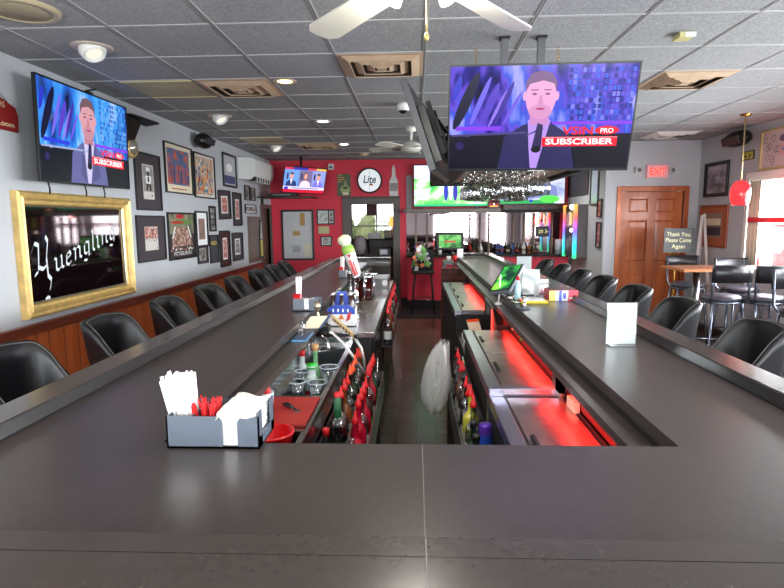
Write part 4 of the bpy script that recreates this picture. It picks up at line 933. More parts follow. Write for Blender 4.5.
# room beyond the doorway: shelf, machine, lamp, papers
t = thing('back_room_counter', (-.85, 11.9, 0), 'black counter shelf seen through the doorway', 'counter')
MB().box((-1.5, 11.7, 1.22), (-.30, 12.1, 1.25), BLACKM).build('top', t)
MB().box((-1.5, 12.06, 0), (-.3, 12.1, 1.22), GREYWOOD).build('panel', t)
for x in (-1.42, -1.0, -.38): MB().tube([(x, 11.75, 1.22), (x, 12.06, .95)], .018, STEELD).build('bracket', t)
t = thing('table_lamp', (-.46, 11.85, 1.25), 'small lamp with glowing orange shade beyond the doorway', 'lamp')
MB().lathe([(.001, 0), (.06, 0), (.02, .03), (.015, .25)], (-.47, 11.85, 1.25), BLACKM, 16, caps=False).build('base', t)
MB().lathe([(.085, .26), (.085, .46), (.08, .46), (.08, .26)], (-.47, 11.85, 1.25), mat('orange_shade', S(200, 90, 40), .6, emit=(1, .35, .08, 1), es=1.6), 20, caps=False).build('lamp_shade', t)
tag(MB().box((-.66, 11.9, 1.251), (-.50, 11.92, 1.42), BLACKM).box((-.645, 11.895, 1.265), (-.515, 11.9, 1.405), noisemap('landscape_photo')).build('standing_frame'), 'dark standing picture frame beside the orange lamp beyond the doorway', 'picture frame')
tag(MB().box((-1.0, 11.75, 1.251), (-.74, 11.98, 1.37), WHITE).build('paper_tray', bevel=.004), 'white box of papers on the counter beyond the doorway', 'box')
tag(MB().box((-.75, 11.2, .78), (-.50, 11.5, 1.08), BLACKP).box((-.72, 11.19, .95), (-.56, 11.2, 1.05), STEELD).box((-.77, 11.18, .78), (-.42, 11.52, .85), BLACKP).build('printer', bevel=.01), 'black printer below the counter beyond the doorway', 'printer')
t = thing('side_table', (-.8, 11.35, 0), 'low grey table holding the black printer beyond the doorway', 'table')
MB().box((-1.25, 11.1, .74), (-.3, 11.65, .78), GREYWOOD).build('top', t)
for x in (-1.2, -.35):
    for y in (11.15, 11.6): MB().box((x-.02, y-.02, 0), (x+.02, y+.02, .74), GREYWOOD).build('leg', t)
t = thing('office_chair', (-1.12, 11.45, .75), 'grey rounded chair back with pale arm seen through the doorway', 'chair')
MB().lathe([(.001, -.22), (.10, -.2), (.13, -.05), (.12, .06), (.08, .14), (.001, .17)], (-1.10, 11.0, 1.18), mat('grey_upholstery', S(150, 138, 144), .7), 20, caps=False).build('backrest', t)
MB().cyl((-1.06, 11.0, 0), (-1.06, 11.0, 1.0), .03, BLACKM).build('post', t)
tag(MB().box((-1.17, YB+2.9, 1.75), (-.93, YB+2.99, 2.1), mat('mauve_box', S(140, 110, 116), .7)).build('wall_cabinet'), 'mauve wall box high beyond the doorway', 'cabinet')

# ------------------------------------------------------------------ back bar: shelf, mirrors, televisions, counter
MIRX0, MIRX1 = -.17, 2.66
t = thing('bar_mirror', (1.25, YB, 1.02), 'wide mirror behind the back counter divided by twisted posts', 'mirror')
MIR = mat('mirror_glass', S(196, 178, 180), .03, 1)
MB().box((MIRX0, YB-.02, 1.0), (MIRX1, YB-.003, 1.76), MIR).build('glass', t)
TW = mat('twisted_post', S(150, 132, 118), .35, .3)
for px in (416, 427, 470, 480, 489, 513, 524, 534, 552):
    x = onY(px, 230, YB-.06).x; m_ = MB()
    m_.tube([(x+.013*math.cos(k*.55), YB-.05+.013*math.sin(k*.55), 1.0+k*.0125) for k in range(60)], .010, TW, 6); m_.tube([(x-.013*math.cos(k*.55), YB-.05-.013*math.sin(k*.55), 1.0+k*.0125) for k in range(60)], .010, TW, 6)
    m_.build('twisted_post', t)
SHELFM = mat('shelf_grey', S(120, 112, 108), .5)
t = thing('bar_shelf', (1.25, YB, 1.76), 'long grey wall shelf above the bar mirror carrying the televisions', 'shelf')
MB().box((-.20, YB-.26, 1.76), (1.55, YB, 1.83), SHELFM).build('board', t, bevel=.004); MB().box((1.55, YB-.28, 1.75), (2.74, YB, 1.80), BLACKM).build('board', t, bevel=.004)
MB().box((-.22, YB-.30, 1.77), (-.16, YB-.26, 1.81), BLACKP).build('end_cap', t)
tag(MB().box((-.17, YB-.03, 1.831), (-.06, YB-.002, 2.45), mat('grey_upright', S(150, 140, 138), .5)).build('upright_panel'), 'narrow grey upright panel on the red wall left of the green television', 'panel')
TVG = noisemap('golf_green', [(.28, S(20, 110, 60)), (.42, S(70, 210, 90)), (.52, S(150, 240, 130)), (.60, S(230, 250, 240)), (.72, S(190, 220, 255))], (3.5, 3.5, 6), 1, 4, emission=1.3)
def art_golf(a, w, h, z):
    srect(a, -w, -h, w, h, z, TVG); e = z+.0006
    srect(a, -w, h*.35, -w*.2, h, e, E_('gsky', S(214, 226, 255), 1.2)); spoly(a, [(-w, -h*.2), (-w*.55, -h*.1), (-w*.6, -h*.4), (-w, -h*.5)], e, E_('gwhite', S(225, 235, 240), 1.2))
    for x, c in ((-.15, S(50, 60, 190)), (-.02, S(240, 220, 240)), (.1, S(60, 50, 180)), (.3, S(240, 225, 230)), (.5, S(235, 230, 240))): sell(a, x*w, -h*.3, .06*w, h*.45, e+.0003, E_('gfig%d' % int(x*100+50), c, 1.1), 12)
    srect(a, -w, -h, w, -h*.9, e+.0004, E_('gline', S(40, 200, 130), 1.0))
T = frameM((.66, YB-.14, 2.245), (1, 0, 0), (0, 0, 1)); gt = tv('television', T, 1.38, .76, 'wide television on the grey shelf with bright green picture, left half of the back bar', art_golf)
MB().box((.1, YB-.24, 1.83), (.14, YB-.1, 1.87), BLACKP).box((1.1, YB-.24, 1.83), (1.14, YB-.1, 1.87), BLACKP).build('feet', gt)
def art_golf2(a, w, h, z):
    srect(a, -w, -h, w, h, z, noisemap('pale_field', [(.35, S(150, 160, 210)), (.5, S(196, 204, 230)), (.68, S(225, 232, 245))], (3, 3, 6), 1, 3, emission=1.0)); e = z+.0006
    srect(a, -w, -h, w*.7, -h*.8, e, E_('g2green', S(40, 170, 90), 1.0)); sell(a, w*.55, -h*.75, w*.3, h*.2, e+.0003, E_('g2lime', S(90, 220, 80), 1.1), 16); spoly(a, [(-w*.2, -h*.75), (w*.1, -h*.1), (w*.35, h*.2), (w*.75, -h*.1), (w*.8, -h*.6)], e+.0002, E_('g2hill', S(130, 140, 200), 1.0)); sell(a, w*.0, -h*.85, w*.06, h*.08, e+.0005, E_('g2blue', S(40, 60, 190), 1.0), 12)
T = frameM((2.10, YB-.14, 2.245), (1, 0, 0), (0, 0, 1)); g2 = tv('television', T, 1.22, .70, 'television on the black shelf with pale picture, right half of the back bar', art_golf2)
MB().box((1.7, YB-.24, 1.80), (1.74, YB-.1, 1.90), BLACKP).box((2.5, YB-.24, 1.80), (2.54, YB-.1, 1.90), BLACKP).build('feet', g2)
t = thing('small_display', (1.42, YB-.3, 1.83), 'small glowing orange display box on the shelf under the hanging glasses', 'display')
MB().box((1.30, YB-.27, 1.832), (1.53, YB-.22, 1.96), BLACKP).build('case', t)
a = MB(frameM((1.415, YB-.271, 1.896), (1, 0, 0), (0, 0, 1))); srect(a, -.09, -.045, .09, .045, .001, emis('disp_red', S(150, 30, 20), .8)); srect(a, -.075, -.04, .075, -.02, .0015, emis('disp_orange', S(255, 170, 70), 1.2)); spoly(a, [(-.02, .03), (.005, .03), (.02, -.01), (.0, -.02)], .002, emis('disp_white', S(255, 240, 220), 1.4)); a.build('picture', t)
t = thing('led_message_board', (2.1, YB-.28, 1.80), 'long black scrolling message board with dim red dots on the shelf', 'message board')
MB().box((1.58, YB-.30, 1.802), (2.62, YB-.26, 1.885), BLACKP).build('case', t)
a = MB(frameM((2.1, YB-.301, 1.845), (1, 0, 0), (0, 0, 1))); R = random.Random(1)
for k in range(70):
    x = -.48+.013*k*1.05
    if R.random() < .6:
        for j in range(4):
            if R.random() < .5: srect(a, x, -.022+.012*j, x+.006, -.016+.012*j, .001, emis('led_dim', S(190, 60, 40), .8))
a.build('dots', t)
# clock and neon on the mirror
t = thing('neon_numeral', (2.28, YB-.03, 1.55), 'glowing red open neon loop on the bar mirror above the digital clock', 'neon sign')
q = onY(541, 220.5, YB-.05); NE = emis('neon_red', (1, .06, .03, 1), 7)
MB().tube([(q.x-.07+.05*math.cos(k*PI/8), YB-.05, q.z+.075*math.sin(k*PI/8)) for k in range(16)], .010, NE, 6, closed=True).build('left_loop', t)
MB().tube([(q.x+.07+.035*math.cos(-1.3+k*.2), YB-.05, q.z+.075*math.sin(-1.3+k*.2)) for k in range(14)], .010, NE, 6).build('right_stroke', t)
MB().box((q.x-.03, YB-.035, q.z-.02), (q.x+.03, YB-.02, q.z+.02), BLACKM).build('holder', t)
t = thing('digital_clock', (2.3, YB-.05, 1.38), 'dark digital clock with pale digits hung on the bar mirror', 'clock')
q = onY(542.5, 231.5, YB-.05); MB().box((q.x-.12, YB-.05, q.z-.095), (q.x+.12, YB-.02, q.z+.095), BLACKP).build('case', t, bevel=.004)
a = MB(frameM((q.x, YB-.051, q.z), (1, 0, 0), (0, 0, 1))); text(a, '20 3', 0, -.03, .09, emis('digit_amber', S(235, 225, 150), 1.0), .001); srect(a, .085, -.01, .11, .0, .001, MATS['digit_amber']); a.build('digits', t)
# back counter
t = thing('back_counter', (1.6, YB-.25, 0), 'low back counter with red panelled front below the bar mirror', 'counter')
MB().box((-.17, YB-.42, .96), (2.75, YB-.021, 1.0), BLACKM).build('top', t, bevel=.003)
MB().box((-.15, YB-.38, .17), (2.74, YB-.021, .96), WALLR).build('front', t); MB().box((-.15, YB-.385, 0), (2.74, YB-.021, .17), DARKW).build('plinth', t)
tag(MB().box((-.5, 9.2, .0), (.9, 10.1, .012), mat('black_sheet', S(26, 22, 22), .7, bump=.3, bscale=60)).build('floor_sheet'), 'thin black sheet on the floor in front of the red counter', 'mat')  # thin black sheet laid over this strip of floor
# till monitor on the counter
t = thing('till_monitor', (.70, YB-.3, 1.0), 'black monitor with green card game picture on the back counter', 'monitor')
q = onY(450, 241.5, 10.2); T = frameM((q.x, 10.2, q.z), Vector((1, .06, 0)), Vector((0, .25, 1)))
MB(T).box((-.25, -.155, -.05), (.25, .165, 0), BLACKP).build('housing', t, bevel=.01)
a = MB(T); srect(a, -.20, -.11, .20, .12, .001, noisemap('game_green', [(.35, S(30, 90, 40)), (.5, S(70, 170, 70)), (.7, S(150, 220, 130))], (8, 8, 8), emission=1.0)); srect(a, -.10, -.02, .10, .015, .0016, E_('gamered', S(190, 90, 70))); a.build('screen', t)
MB().cyl((q.x, 10.27, 1.0), (q.x, 10.25, q.z-.08), .035, BLACKP).lathe([(.001, 0), (.13, 0), (.12, .015), (.001, .02)], (q.x, 10.25, 1.0), BLACKP, 20, caps=False).build('stand', t)
# bottles and glasses along the back counter
BCOL = [mat('bottle_amber', S(120, 66, 30), .12), mat('bottle_dkgreen', S(26, 54, 34), .12), mat('bottle_pale', S(196, 200, 196), .15), mat('bottle_brown', S(54, 32, 24), .12), mat('bottle_red', S(150, 24, 30), .12), mat('bottle_blue', S(50, 70, 120), .15)]
R = random.Random(12); cn = ['amber', 'dark green', 'pale', 'dark brown', 'red', 'blue']
xs = [.2, 1.0, 1.07, 1.20, 1.5, 1.58, 1.69, 1.78, 1.86, 1.98, 2.08, 2.2]
for k, x in enumerate(xs):
    ci = R.randrange(6); h = R.uniform(.15, .24)
    t = thing('bottle', (x, 10.36, 1.0), 'small %s bottle on the back counter, %s from the left' % (cn[ci], ['first', 'second', 'third', 'fourth', 'fifth', 'sixth', 'seventh', 'eighth', 'ninth', 'tenth', 'eleventh', 'twelfth'][k]), 'bottle', 'bottles on the back counter')
    MB().lathe([(.001, 0), (.032, 0), (.034, .01), (.034, h*.6), (.014, h*.78), (.012, h*.97), (.001, h*.97)], (x, 10.36, 1.0), BCOL[ci], 14, caps=False).build('body', t)
    MB().cyl((x, 10.36, 1.0+h*.95), (x, 10.36, 1.0+h), .014, BLACKP).build('cap', t); MB().lathe([(.0345, h*.2), (.0345, h*.42)], (x, 10.36, 1.0), [mat('aged_label', S(150, 130, 110), .7), BCOL[3], mat('maroon_label', S(120, 40, 40), .6)][k % 3], 14, caps=False).build('label', t)
t = thing('white_canister', (2.62, 10.3, 1.0), 'tall white canister at the right end of the back counter', 'canister')
MB().lathe([(.001, 0), (.07, 0), (.07, .24), (.055, .26), (.001, .27)], (2.60, 10.3, 1.0), mat('frosted_white', S(200, 196, 200), .4), 20, caps=False).build('body', t)
tag(MB().lathe([(.001, 0), (.035, 0), (.042, .15), (.038, .15), (.03, .01)], (.44, 10.2, 1.0), WHITEP, 16, caps=False).build('foam_cup'), 'white cup on the back counter just left of the till monitor', 'cup')

# service stand between aisle and the far bar end
t = thing('service_stand', (.55, 8.6, 0), 'grey metal service stand at the far end of the right bar arm', 'stand')
GM = mat('grey_metal', S(120, 122, 128), .35, .5)
MB().box((.42, 8.25, .97), (.64, 8.9, 1.0), GM).build('top', t, bevel=.003)
for x, y in ((.44, 8.28), (.44, 8.86), (.56, 8.28)): MB().box((x-.015, y-.015, 0), (x+.015, y+.015, .97), GM).build('leg', t)
MB().box((.43, 8.26, .45), (.63, 8.88, .47), GM).build('shelf', t)
for (x, y, m_, lb, h) in ((.585, 8.35, REDP, 'red cup on the grey service stand', .10), (.50, 8.45, WHITEP, 'white cup on the grey service stand', .085)):
    t = thing('cup', (x, y, 1.0), lb, 'cup'); MB().lathe([(.001, 0), (.028, 0), (.036, h), (.033, h), (.026, .006), (.001, .006)], (x, y, 1.0), m_, 18, caps=False).build('body', t)
tag(MB().box((.63, 8.5, BZ+.0), (.72, 8.56, BZ+.13), WHITE).build('white_card_box', loc=(.67, 8.53, BZ)), 'white upright card box at the far end of the right bar arm', 'box')

# backless stool with a bag of snacks in front of the red counter
t = thing('backed_stool', (.13, 9.80, 0), 'black wooden bar stool standing in front of the red counter', 'bar stool'); x0, y0 = .13, 9.80
MB().box((x0-.20, y0-.19, .70), (x0+.20, y0+.19, .755), BLACKM).build('seat', t, bevel=.02)
MB().box((x0-.19, y0+.15, .755), (x0+.19, y0+.19, 1.10), BLACKM).build('backrest', t, bevel=.012)
for sx in (-1, 1):
    for sy in (-1, 1): MB().cyl((x0+sx*.20, y0+sy*.19, .012 if sy < 0 else .012), (x0+sx*.14, y0+sy*.13, .70), .016, BLACKM).build('leg', t)
MB().tube([(x0-.18, y0-.17, .25), (x0+.18, y0-.17, .25), (x0+.18, y0+.17, .25), (x0-.18, y0+.17, .25)], .010, CHROME, 8, closed=True).build('foot_ring', t)
t = thing('snack_bag_pile', (.10, 9.8, .755), 'bulging clear bag of colourful purple, green and white packets on the black stool', 'bag')
R = random.Random(21); pc = [mat('packet_%d' % i, c, .35) for i, c in enumerate([S(90, 60, 160), S(150, 215, 50), S(225, 225, 225), S(225, 120, 60), S(40, 46, 90), S(120, 190, 90)])]
MB().lathe([(.001, 0), (.12, 0), (.15, .08), (.13, .22), (.09, .36), (.05, .44), (.001, .46)], (.10, 9.8, .756), thinglass('snack_wrap', (.97, .97, .97, 1), .02, .1), 16, caps=False).build('clear_bag', t)
for k in range(44):
    a_ = R.uniform(0, 6.28); h = R.uniform(.03, .40); rr = (.14 if h < .22 else .09)*R.uniform(.75, 1); c = Vector((.10+rr*math.cos(a_), 9.8+rr*math.sin(a_), .756+h)); T = Matrix.Translation(c) @ Matrix.Rotation(R.uniform(-.8, .8), 4, 'Y') @ Matrix.Rotation(R.uniform(-.5, .5), 4, 'Z')
    b_ = MB(T); w_, h_ = R.uniform(.03, .05), R.uniform(.03, .05); b_.grid([[(-w_, 0, -h_), (0, 0, -h_), (w_, 0, -h_)], [(-w_, -.001, 0), (0, -.022, 0), (w_, -.001, 0)], [(-w_, 0, h_), (0, 0, h_), (w_, 0, h_)]], R.choice(pc)); b_.grid([[(-w_, .001, -h_), (0, .001, -h_), (w_, .001, -h_)], [(-w_, .002, 0), (0, .022, 0), (w_, .002, 0)], [(-w_, .001, h_), (0, .001, h_), (w_, .001, h_)]], b_.mats[0]); b_.build('packet', t)

# ------------------------------------------------------------------ jukebox and frames by the jog wall
t = thing('jukebox', (2.68, 9.5, .98), 'grey wall jukebox with rainbow light strips beside the back bar', 'jukebox')
JX0, JY0, JY1, JZ0, JZ1 = 2.58, 9.28, 10.0, .98, 1.86
MB().box((JX0+.05, JY0, JZ0+.01), (XJ-.001, JY1, JZ1), mat('jukebox_grey', S(104, 98, 100), .45)).build('cabinet', t, bevel=.006)
MB().box((JX0+.02, JY0+.09, JZ0+.02), (JX0+.05, JY1-.09, JZ1-.02), BLACKP).build('front_panel', t)
RB = noisemap('rainbow_strip', [(0, S(255, 170, 60)), (.25, S(255, 90, 90)), (.5, S(120, 90, 255)), (.75, S(40, 200, 240)), (1, S(60, 230, 120))], (1, 1, 1), 1, 0, emission=1.6)
nt, b = nodes(RB); sp = nt.nodes.new('ShaderNodeSeparateXYZ'); tcn = [n for n in nt.nodes if n.type == 'TEX_COORD'][0]; nt.links.new(tcn.outputs['Generated'], sp.inputs[0])
rp = [n for n in nt.nodes if n.type == 'VALTORGB'][0]; iv = nt.nodes.new('ShaderNodeMath'); iv.operation = 'SUBTRACT'; iv.inputs[0].default_value = 1; nt.links.new(sp.outputs['Z'], iv.inputs[1]); nt.links.new(iv.outputs[0], rp.inputs[0])
for y0, y1 in ((JY0, JY0+.085), (JY1-.07, JY1)): MB().box((JX0+.0, y0, JZ0), (JX0+.05, y1, JZ1), RB).build('light_strip', t, bevel=.01)
MB().sphere((JX0+.02, 9.50, JZ1-.04), .045, LIGHTW, 12).build('top_lamp', t); MB().sphere((JX0+.02, 9.50, JZ1-.42), .03, LIGHTW, 12).build('lower_lamp', t)
MB().box((JX0+.01, 9.46, JZ1-.33), (JX0+.02, 9.62, JZ1-.12), emis('juke_screen', S(190, 180, 60), .7)).build('screen', t)
def art_s(c):
    def f(a, w, h, z): srect(a, -w, -h, w, h, z, c)
    return f
def JW(y, z): return frameM((XJ, y, z), (0, -1, 0), (0, 0, 1))
q = onX(592, 185, XJ-.02); pframe('mounted_panel', JW(8.98, q.z), .40, .62, .02, 'pale glass fronted panel high on the side wall above the jukebox', 'panel', GREYWOOD, None, 0, art_s(mat('pale_glass', S(190, 205, 215), .1)))
for (px, y0, y1, lb) in ((600.5, 199, 217, 'small dark frame on the side wall between jukebox and wooden door, upper one'), (600, 222, 248, 'dark frame on the side wall between jukebox and wooden door, lower one')):
    a_ = onX(px, y0, XJ); b__ = onX(px, y1, XJ); pframe('framed_photo', JW(8.70, (a_.z+b__.z)/2), .22, a_.z-b__.z, .02, lb, 'picture', BLK, None, 0, art_s(noisemap('reddish_photo')))
tag(MB().box((XJ-.02, 9.3, 2.02), (XJ, 10.5, 2.6), mat('dark_maroon', S(60, 44, 46), .6)).build('wall_board', bevel=.003), 'dark brown board on the side wall above the jukebox', 'board')

# exit sign with lamps
q = onY(656.5, 171.5, YD); t = thing('exit_sign', (q.x, YD, q.z-.1), 'glowing red EXIT sign above the wooden door', 'exit sign')
MB().box((q.x-.155, YD-.05, q.z-.095), (q.x+.155, YD, q.z+.095), mat('exit_face', S(232, 170, 176), .4, emit=(1, .25, .28, 1), es=.12)).build('housing', t, bevel=.006)
a = MB(frameM((q.x, YD-.051, q.z), (1, 0, 0), (0, 0, 1))); text(a, 'EXIT', 0, -.055, .155, emis('exit_red', (1, .07, .03, 1), 1.6), .001, bold=.02, width=.23); a.build('lettering', t)
for px, lb in ((638, 'left'), (671.5, 'right')):
    p = onY(px, 170.5, YD); t = thing('emergency_lamp', (p.x, YD, p.z-.05), 'small white emergency lamp just %s of the EXIT sign' % lb, 'emergency lamp', 'emergency lamps')
    MB().box((p.x-.05, YD-.05, p.z-.045), (p.x+.05, YD, p.z+.045), mat('offwhite_plastic', S(206, 200, 196), .4)).build('body', t, bevel=.012); MB().lathe([(.03, -.052), (.001, -.06)], (p.x, YD, p.z), GREYP, 14, ax=1, caps=False).build('lens', t)

# ------------------------------------------------------------------ right wall
a_ = onX(706, 181, XR); pframe('framed_photo', TR(8.02, 2.15), .62, .47, .018, 'black framed landscape photo high on the right wall by the corner', 'picture', BLK, None, 0, art_plain(noisemap('misty_print', [(.35, S(90, 84, 90)), (.55, S(160, 150, 156)), (.7, S(196, 186, 190))], (5, 5, 9)), MATG))
def art_low(a, w, h, z):
    srect(a, -w, -h, w, h, z, mat('orange_mat', S(176, 96, 60), .6)); srect(a, -w*.72, -h*.62, w*.62, h*.7, z+.001, mat('sepia', S(150, 120, 106), .6)); srect(a, -w*.66, h*.05, w*.56, h*.4, z+.0016, CREAM); srect(a, -w*.66, -h*.5, w*.56, -h*.05, z+.0016, MATG)
pframe('framed_print', TR(8.03, 1.51), .74, .58, .03, 'orange brown framed print low on the right wall behind the easel', 'picture', mat('orange_frame', S(150, 74, 44), .4), None, 0, art_low)
x_ = onX(748.5, 155.5, XR); t = thing('wall_plaque', (XR, x_.y, x_.z-.07), 'small yellow and black plaque on the right wall above the window', 'plaque')
T = TR(x_.y, x_.z); MB(T).box((-.13, -.055, .001), (.13, .055, .01), BLACKP).build('plate', t)
a = MB(T); yl_ = mat('plaque_yellow', S(206, 196, 60), .5); srect(a, -.115, -.042, .115, .042, .0105, yl_); sell(a, 0, 0, .07, .032, .0112, BLACKP); srect(a, -.02, -.035, .02, .03, .0118, yl_); srect(a, -.05, .005, .05, .02, .0118, yl_); a.build('emblem', t)
def art_poster(a, w, h, z):
    srect(a, -w, -h, w, h, z, mat('poster_pink', S(206, 190, 190), .5, vary=.06)); R = random.Random(3); pk = mat('poster_purple', S(120, 90, 120), .6); dk_ = mat('poster_line', S(70, 60, 64), .6)
    for k in range(9):
        cx, cy = R.uniform(-.85, -.1)*w, R.uniform(-.8, .8)*h
        for j in range(8):
            an = j*.785; sell(a, cx+math.cos(an)*.035, cy+math.sin(an)*.035, .010, .006, z+.001+.0001*j, dk_, 8, an)
    sell(a, w*.2, -h*.1, w*.2, h*.35, z+.002, mat('poster_face', S(216, 170, 170), .6)); sell(a, w*.25, h*.5, w*.3, h*.2, z+.0022, pk); sell(a, w*.18, -h*.1, w*.06, h*.08, z+.0026, mat('poster_blue', S(110, 130, 190), .6))
pframe('framed_poster', TR(6.70, 2.41), .70, .46, .022, 'pale pink poster with scrolls in a gilt frame at the right edge above the window', 'picture', mat('gilt_edge', S(206, 190, 130), .4, .4), None, 0, art_poster)
t = thing('wall_speaker', (XR-.15, 7.42, 2.52), 'black rounded speaker high on the right wall near the pendant rod', 'speaker')
q = Vector((XR-.13, 7.35, 2.60)); T = frameM(q, (0, -1, 0), Vector((-.35, 0, .94)))
b_ = MB(T); b_.lathe([(.001, -.22), (.07, -.21), (.095, -.1), (.10, 0), (.095, .12), (.07, .2), (.001, .22)], (0, 0, 0), BLACKP, 20, ax=0, caps=False); b_.build('cabinet', t)
b_ = MB(T); b_.box((-.19, -.05, .04), (.17, .05, .10), mat('speaker_brown', S(70, 46, 44), .6)); b_.build('grille', t, bevel=.01); MB().cyl(q, (XR, q.y, q.z), .02, BLACKM).build('bracket', t)
# red bar across the window
t = thing('window_bar', (XR-.07, 6.0, 1.58), 'red rail running across the windows on the right wall', 'rail')
MB().box((XR-.075, 2.4, 1.565), (XR-.055, 7.12, 1.625), mat('red_rail', S(214, 40, 60), .35)).build('rail', t, bevel=.004)
for y in (2.6, 5.0, 7.0): MB().box((XR-.055, y-.015, 1.58), (XR, y+.015, 1.61), WHITEP).build('bracket', t)
t = thing('window_curtain', (XR-.04, 7.0, 1.0), 'narrow cream curtain gathered at the left side of the near right window', 'curtain')
MB().grid([[(XR-.035-.018*math.sin(k*1.4), 7.16-.016*k, z) for k in range(16)] for z in (1.0, 1.4, 2.06)], mat('curtain_cream', S(206, 200, 180), .8)).build('cloth', t, solid=.003)
# easel
t = thing('easel', (3.85, 7.75, 0), 'tall white folding easel beside the wooden door in the right corner', 'easel')
EW = mat('easel_white', S(214, 208, 204), .5)
for a_, b_ in (((3.80, 7.85, 0), (3.97, 8.0, 1.66)), ((4.08, 7.80, 0), (4.00, 8.0, 1.68)), ((4.08, 8.25, 0), (3.99, 8.03, 1.62))): MB().cyl(a_, b_, .020, EW, n=8).build('leg', t)
MB().box((3.82, 7.86, .70), (4.08, 7.90, .73), EW).build('ledge', t)
# thank-you sign on its stand
q = onY(678.5, 240.5, 7.80); t = thing('sign_stand', (q.x, 7.82, 0), 'black sign lettered Thank You, Please Come Again on a thin floor stand', 'sign')
T = frameM((q.x, 7.80, q.z), Vector((1, .05, 0)), Vector((0, .04, 1))) @ Matrix.Rotation(-.02, 4, 'Z') @ Matrix.Scale(1.06, 4)
MB(T).box((-.185, -.15, -.01), (.185, .15, 0), mat('sign_slate', S(62, 66, 66), .5)).build('board', t); f = MB(T)
framering(f, .19, .155, [(0, -.012), (0, .006), (.010, .006), (.012, -.0)], BLACKP); f.build('frame', t)
a = MB(T); cl = mat('sign_cream', S(236, 230, 180), .5, emit=S(236, 230, 180), es=.1)
text(a, 'Thank You,', 0, .055, .075, cl, .002, width=.31); text(a, 'Please Come', 0, -.02, .075, cl, .002, width=.33); text(a, 'Again', 0, -.10, .075, cl, .002, width=.17); a.build('lettering', t)
MB().cyl((q.x-.02, 7.82, 0.02), (q.x-.02, 7.82, q.z-.14), .011, mat('brass', S(190, 150, 70), .25, .9)).build('pole', t); MB().lathe([(.001, 0), (.15, 0), (.14, .015), (.02, .03)], (q.x-.02, 7.82, 0), BLACKM, 24, caps=False).build('base', t)

# ------------------------------------------------------------------ high tables and chairs by the window
TT = wood('table_top_wood', S(120, 74, 52), S(150, 94, 66), 0, .35); TE = mat('table_edge', S(186, 120, 76), .4)
def hightable(x0, y0, x1, y1, label):
    cx, cy = (x0+x1)/2, (y0+y1)/2; t = thing('high_table', (cx, cy, 0), label, 'table', 'high tables by the window')
    MB().box((x0, y0, 1.015), (x1, y1, 1.045), TE).box((x0+.004, y0+.004, 1.045), (x1-.004, y1-.004, 1.048), TT).build('table_top', t, bevel=.003)
    MB().cyl((cx, cy, .03), (cx, cy, 1.015), .04, STEELD, n=20).build('pedestal', t); MB().lathe([(.001, 0), (.28, 0), (.27, .015), (.05, .04)], (cx, cy, 0), BLACKM, 28, caps=False).build('base', t)
q = onZ(673, 270, 1.048)
hightable(3.04, 6.45, 3.62, 7.05, 'high square wooden table beside the thank-you sign, farther of two')
hightable(3.12, 4.15, 3.92, 4.82, 'high square wooden table at the right edge of the photo, nearer of two')
CM = mat('chair_metal', S(120, 126, 140), .25, .8); CB = mat('chair_back_black', S(30, 29, 34), .3); CS = mat('chair_seat_vinyl', S(66, 64, 74), .3)
def hchair(loc, label):
    x0, y0, _ = loc; t = thing('high_chair', loc, label, 'chair', 'high metal chairs at the window tables')
    MB().lathe([(.001, .74), (.18, .74), (.20, .76), (.20, .785), (.17, .805), (.001, .812)], (x0, y0, 0), CS, 28, caps=False).build('seat', t)
    MB().lathe([(.001, .72), (.195, .72), (.205, .742), (.001, .742)], (x0, y0, 0), CM, 28, caps=False).build('seat_pan', t)
    for sx in (-1, 1):
        MB().cyl((x0+sx*.15, y0-.15, .73), (x0+sx*.21, y0-.22, 0), .014, CM, n=10).build('leg', t)
        MB().cyl((x0+sx*.15, y0+.13, .73), (x0+sx*.20, y0+.22, 0), .014, CM, n=10).build('leg', t)
        MB().tube([(x0+sx*.17, y0-.10, .74), (x0+sx*.185, y0-.19, .80), (x0+sx*.19, y0-.21, 1.12)], .014, CM, 8).build('back_post', t)
    rows = [[(x0-.205+.41*k/10, y0-.20-.05*math.sin(PI*k/10)-dy, z) for k in range(11)] for z, dy in ((.955, 0), (1.05, .006), (1.135, .01))]
    MB().grid(rows, CB).build('backrest', t, solid=.018)
    MB().tube([(x0-.19, y0-.18, .28), (x0+.19, y0-.18, .28), (x0+.18, y0+.18, .28), (x0-.18, y0+.18, .28)], .010, CM, 8, closed=True).build('foot_rail', t)
    return t
hc = hchair((3.27, 6.10, 0), 'high metal chair, black back to the camera, left front of the farther table')
dup(hc, (3.69, 6.04, 0), -.05, 'high metal chair, black back to the camera, right front of the farther table')
dup(hc, (3.50, 7.32, 0), PI-.1, 'high metal chair behind the farther table, left, beside the thank-you sign')
dup(hc, (3.87, 6.80, 0), PI+.05, 'high metal chair behind the farther table, right, in front of the easel')
dup(hc, (3.52, 5.12, 0), PI-.05, 'high metal chair between the two tables, facing the camera at the right edge')
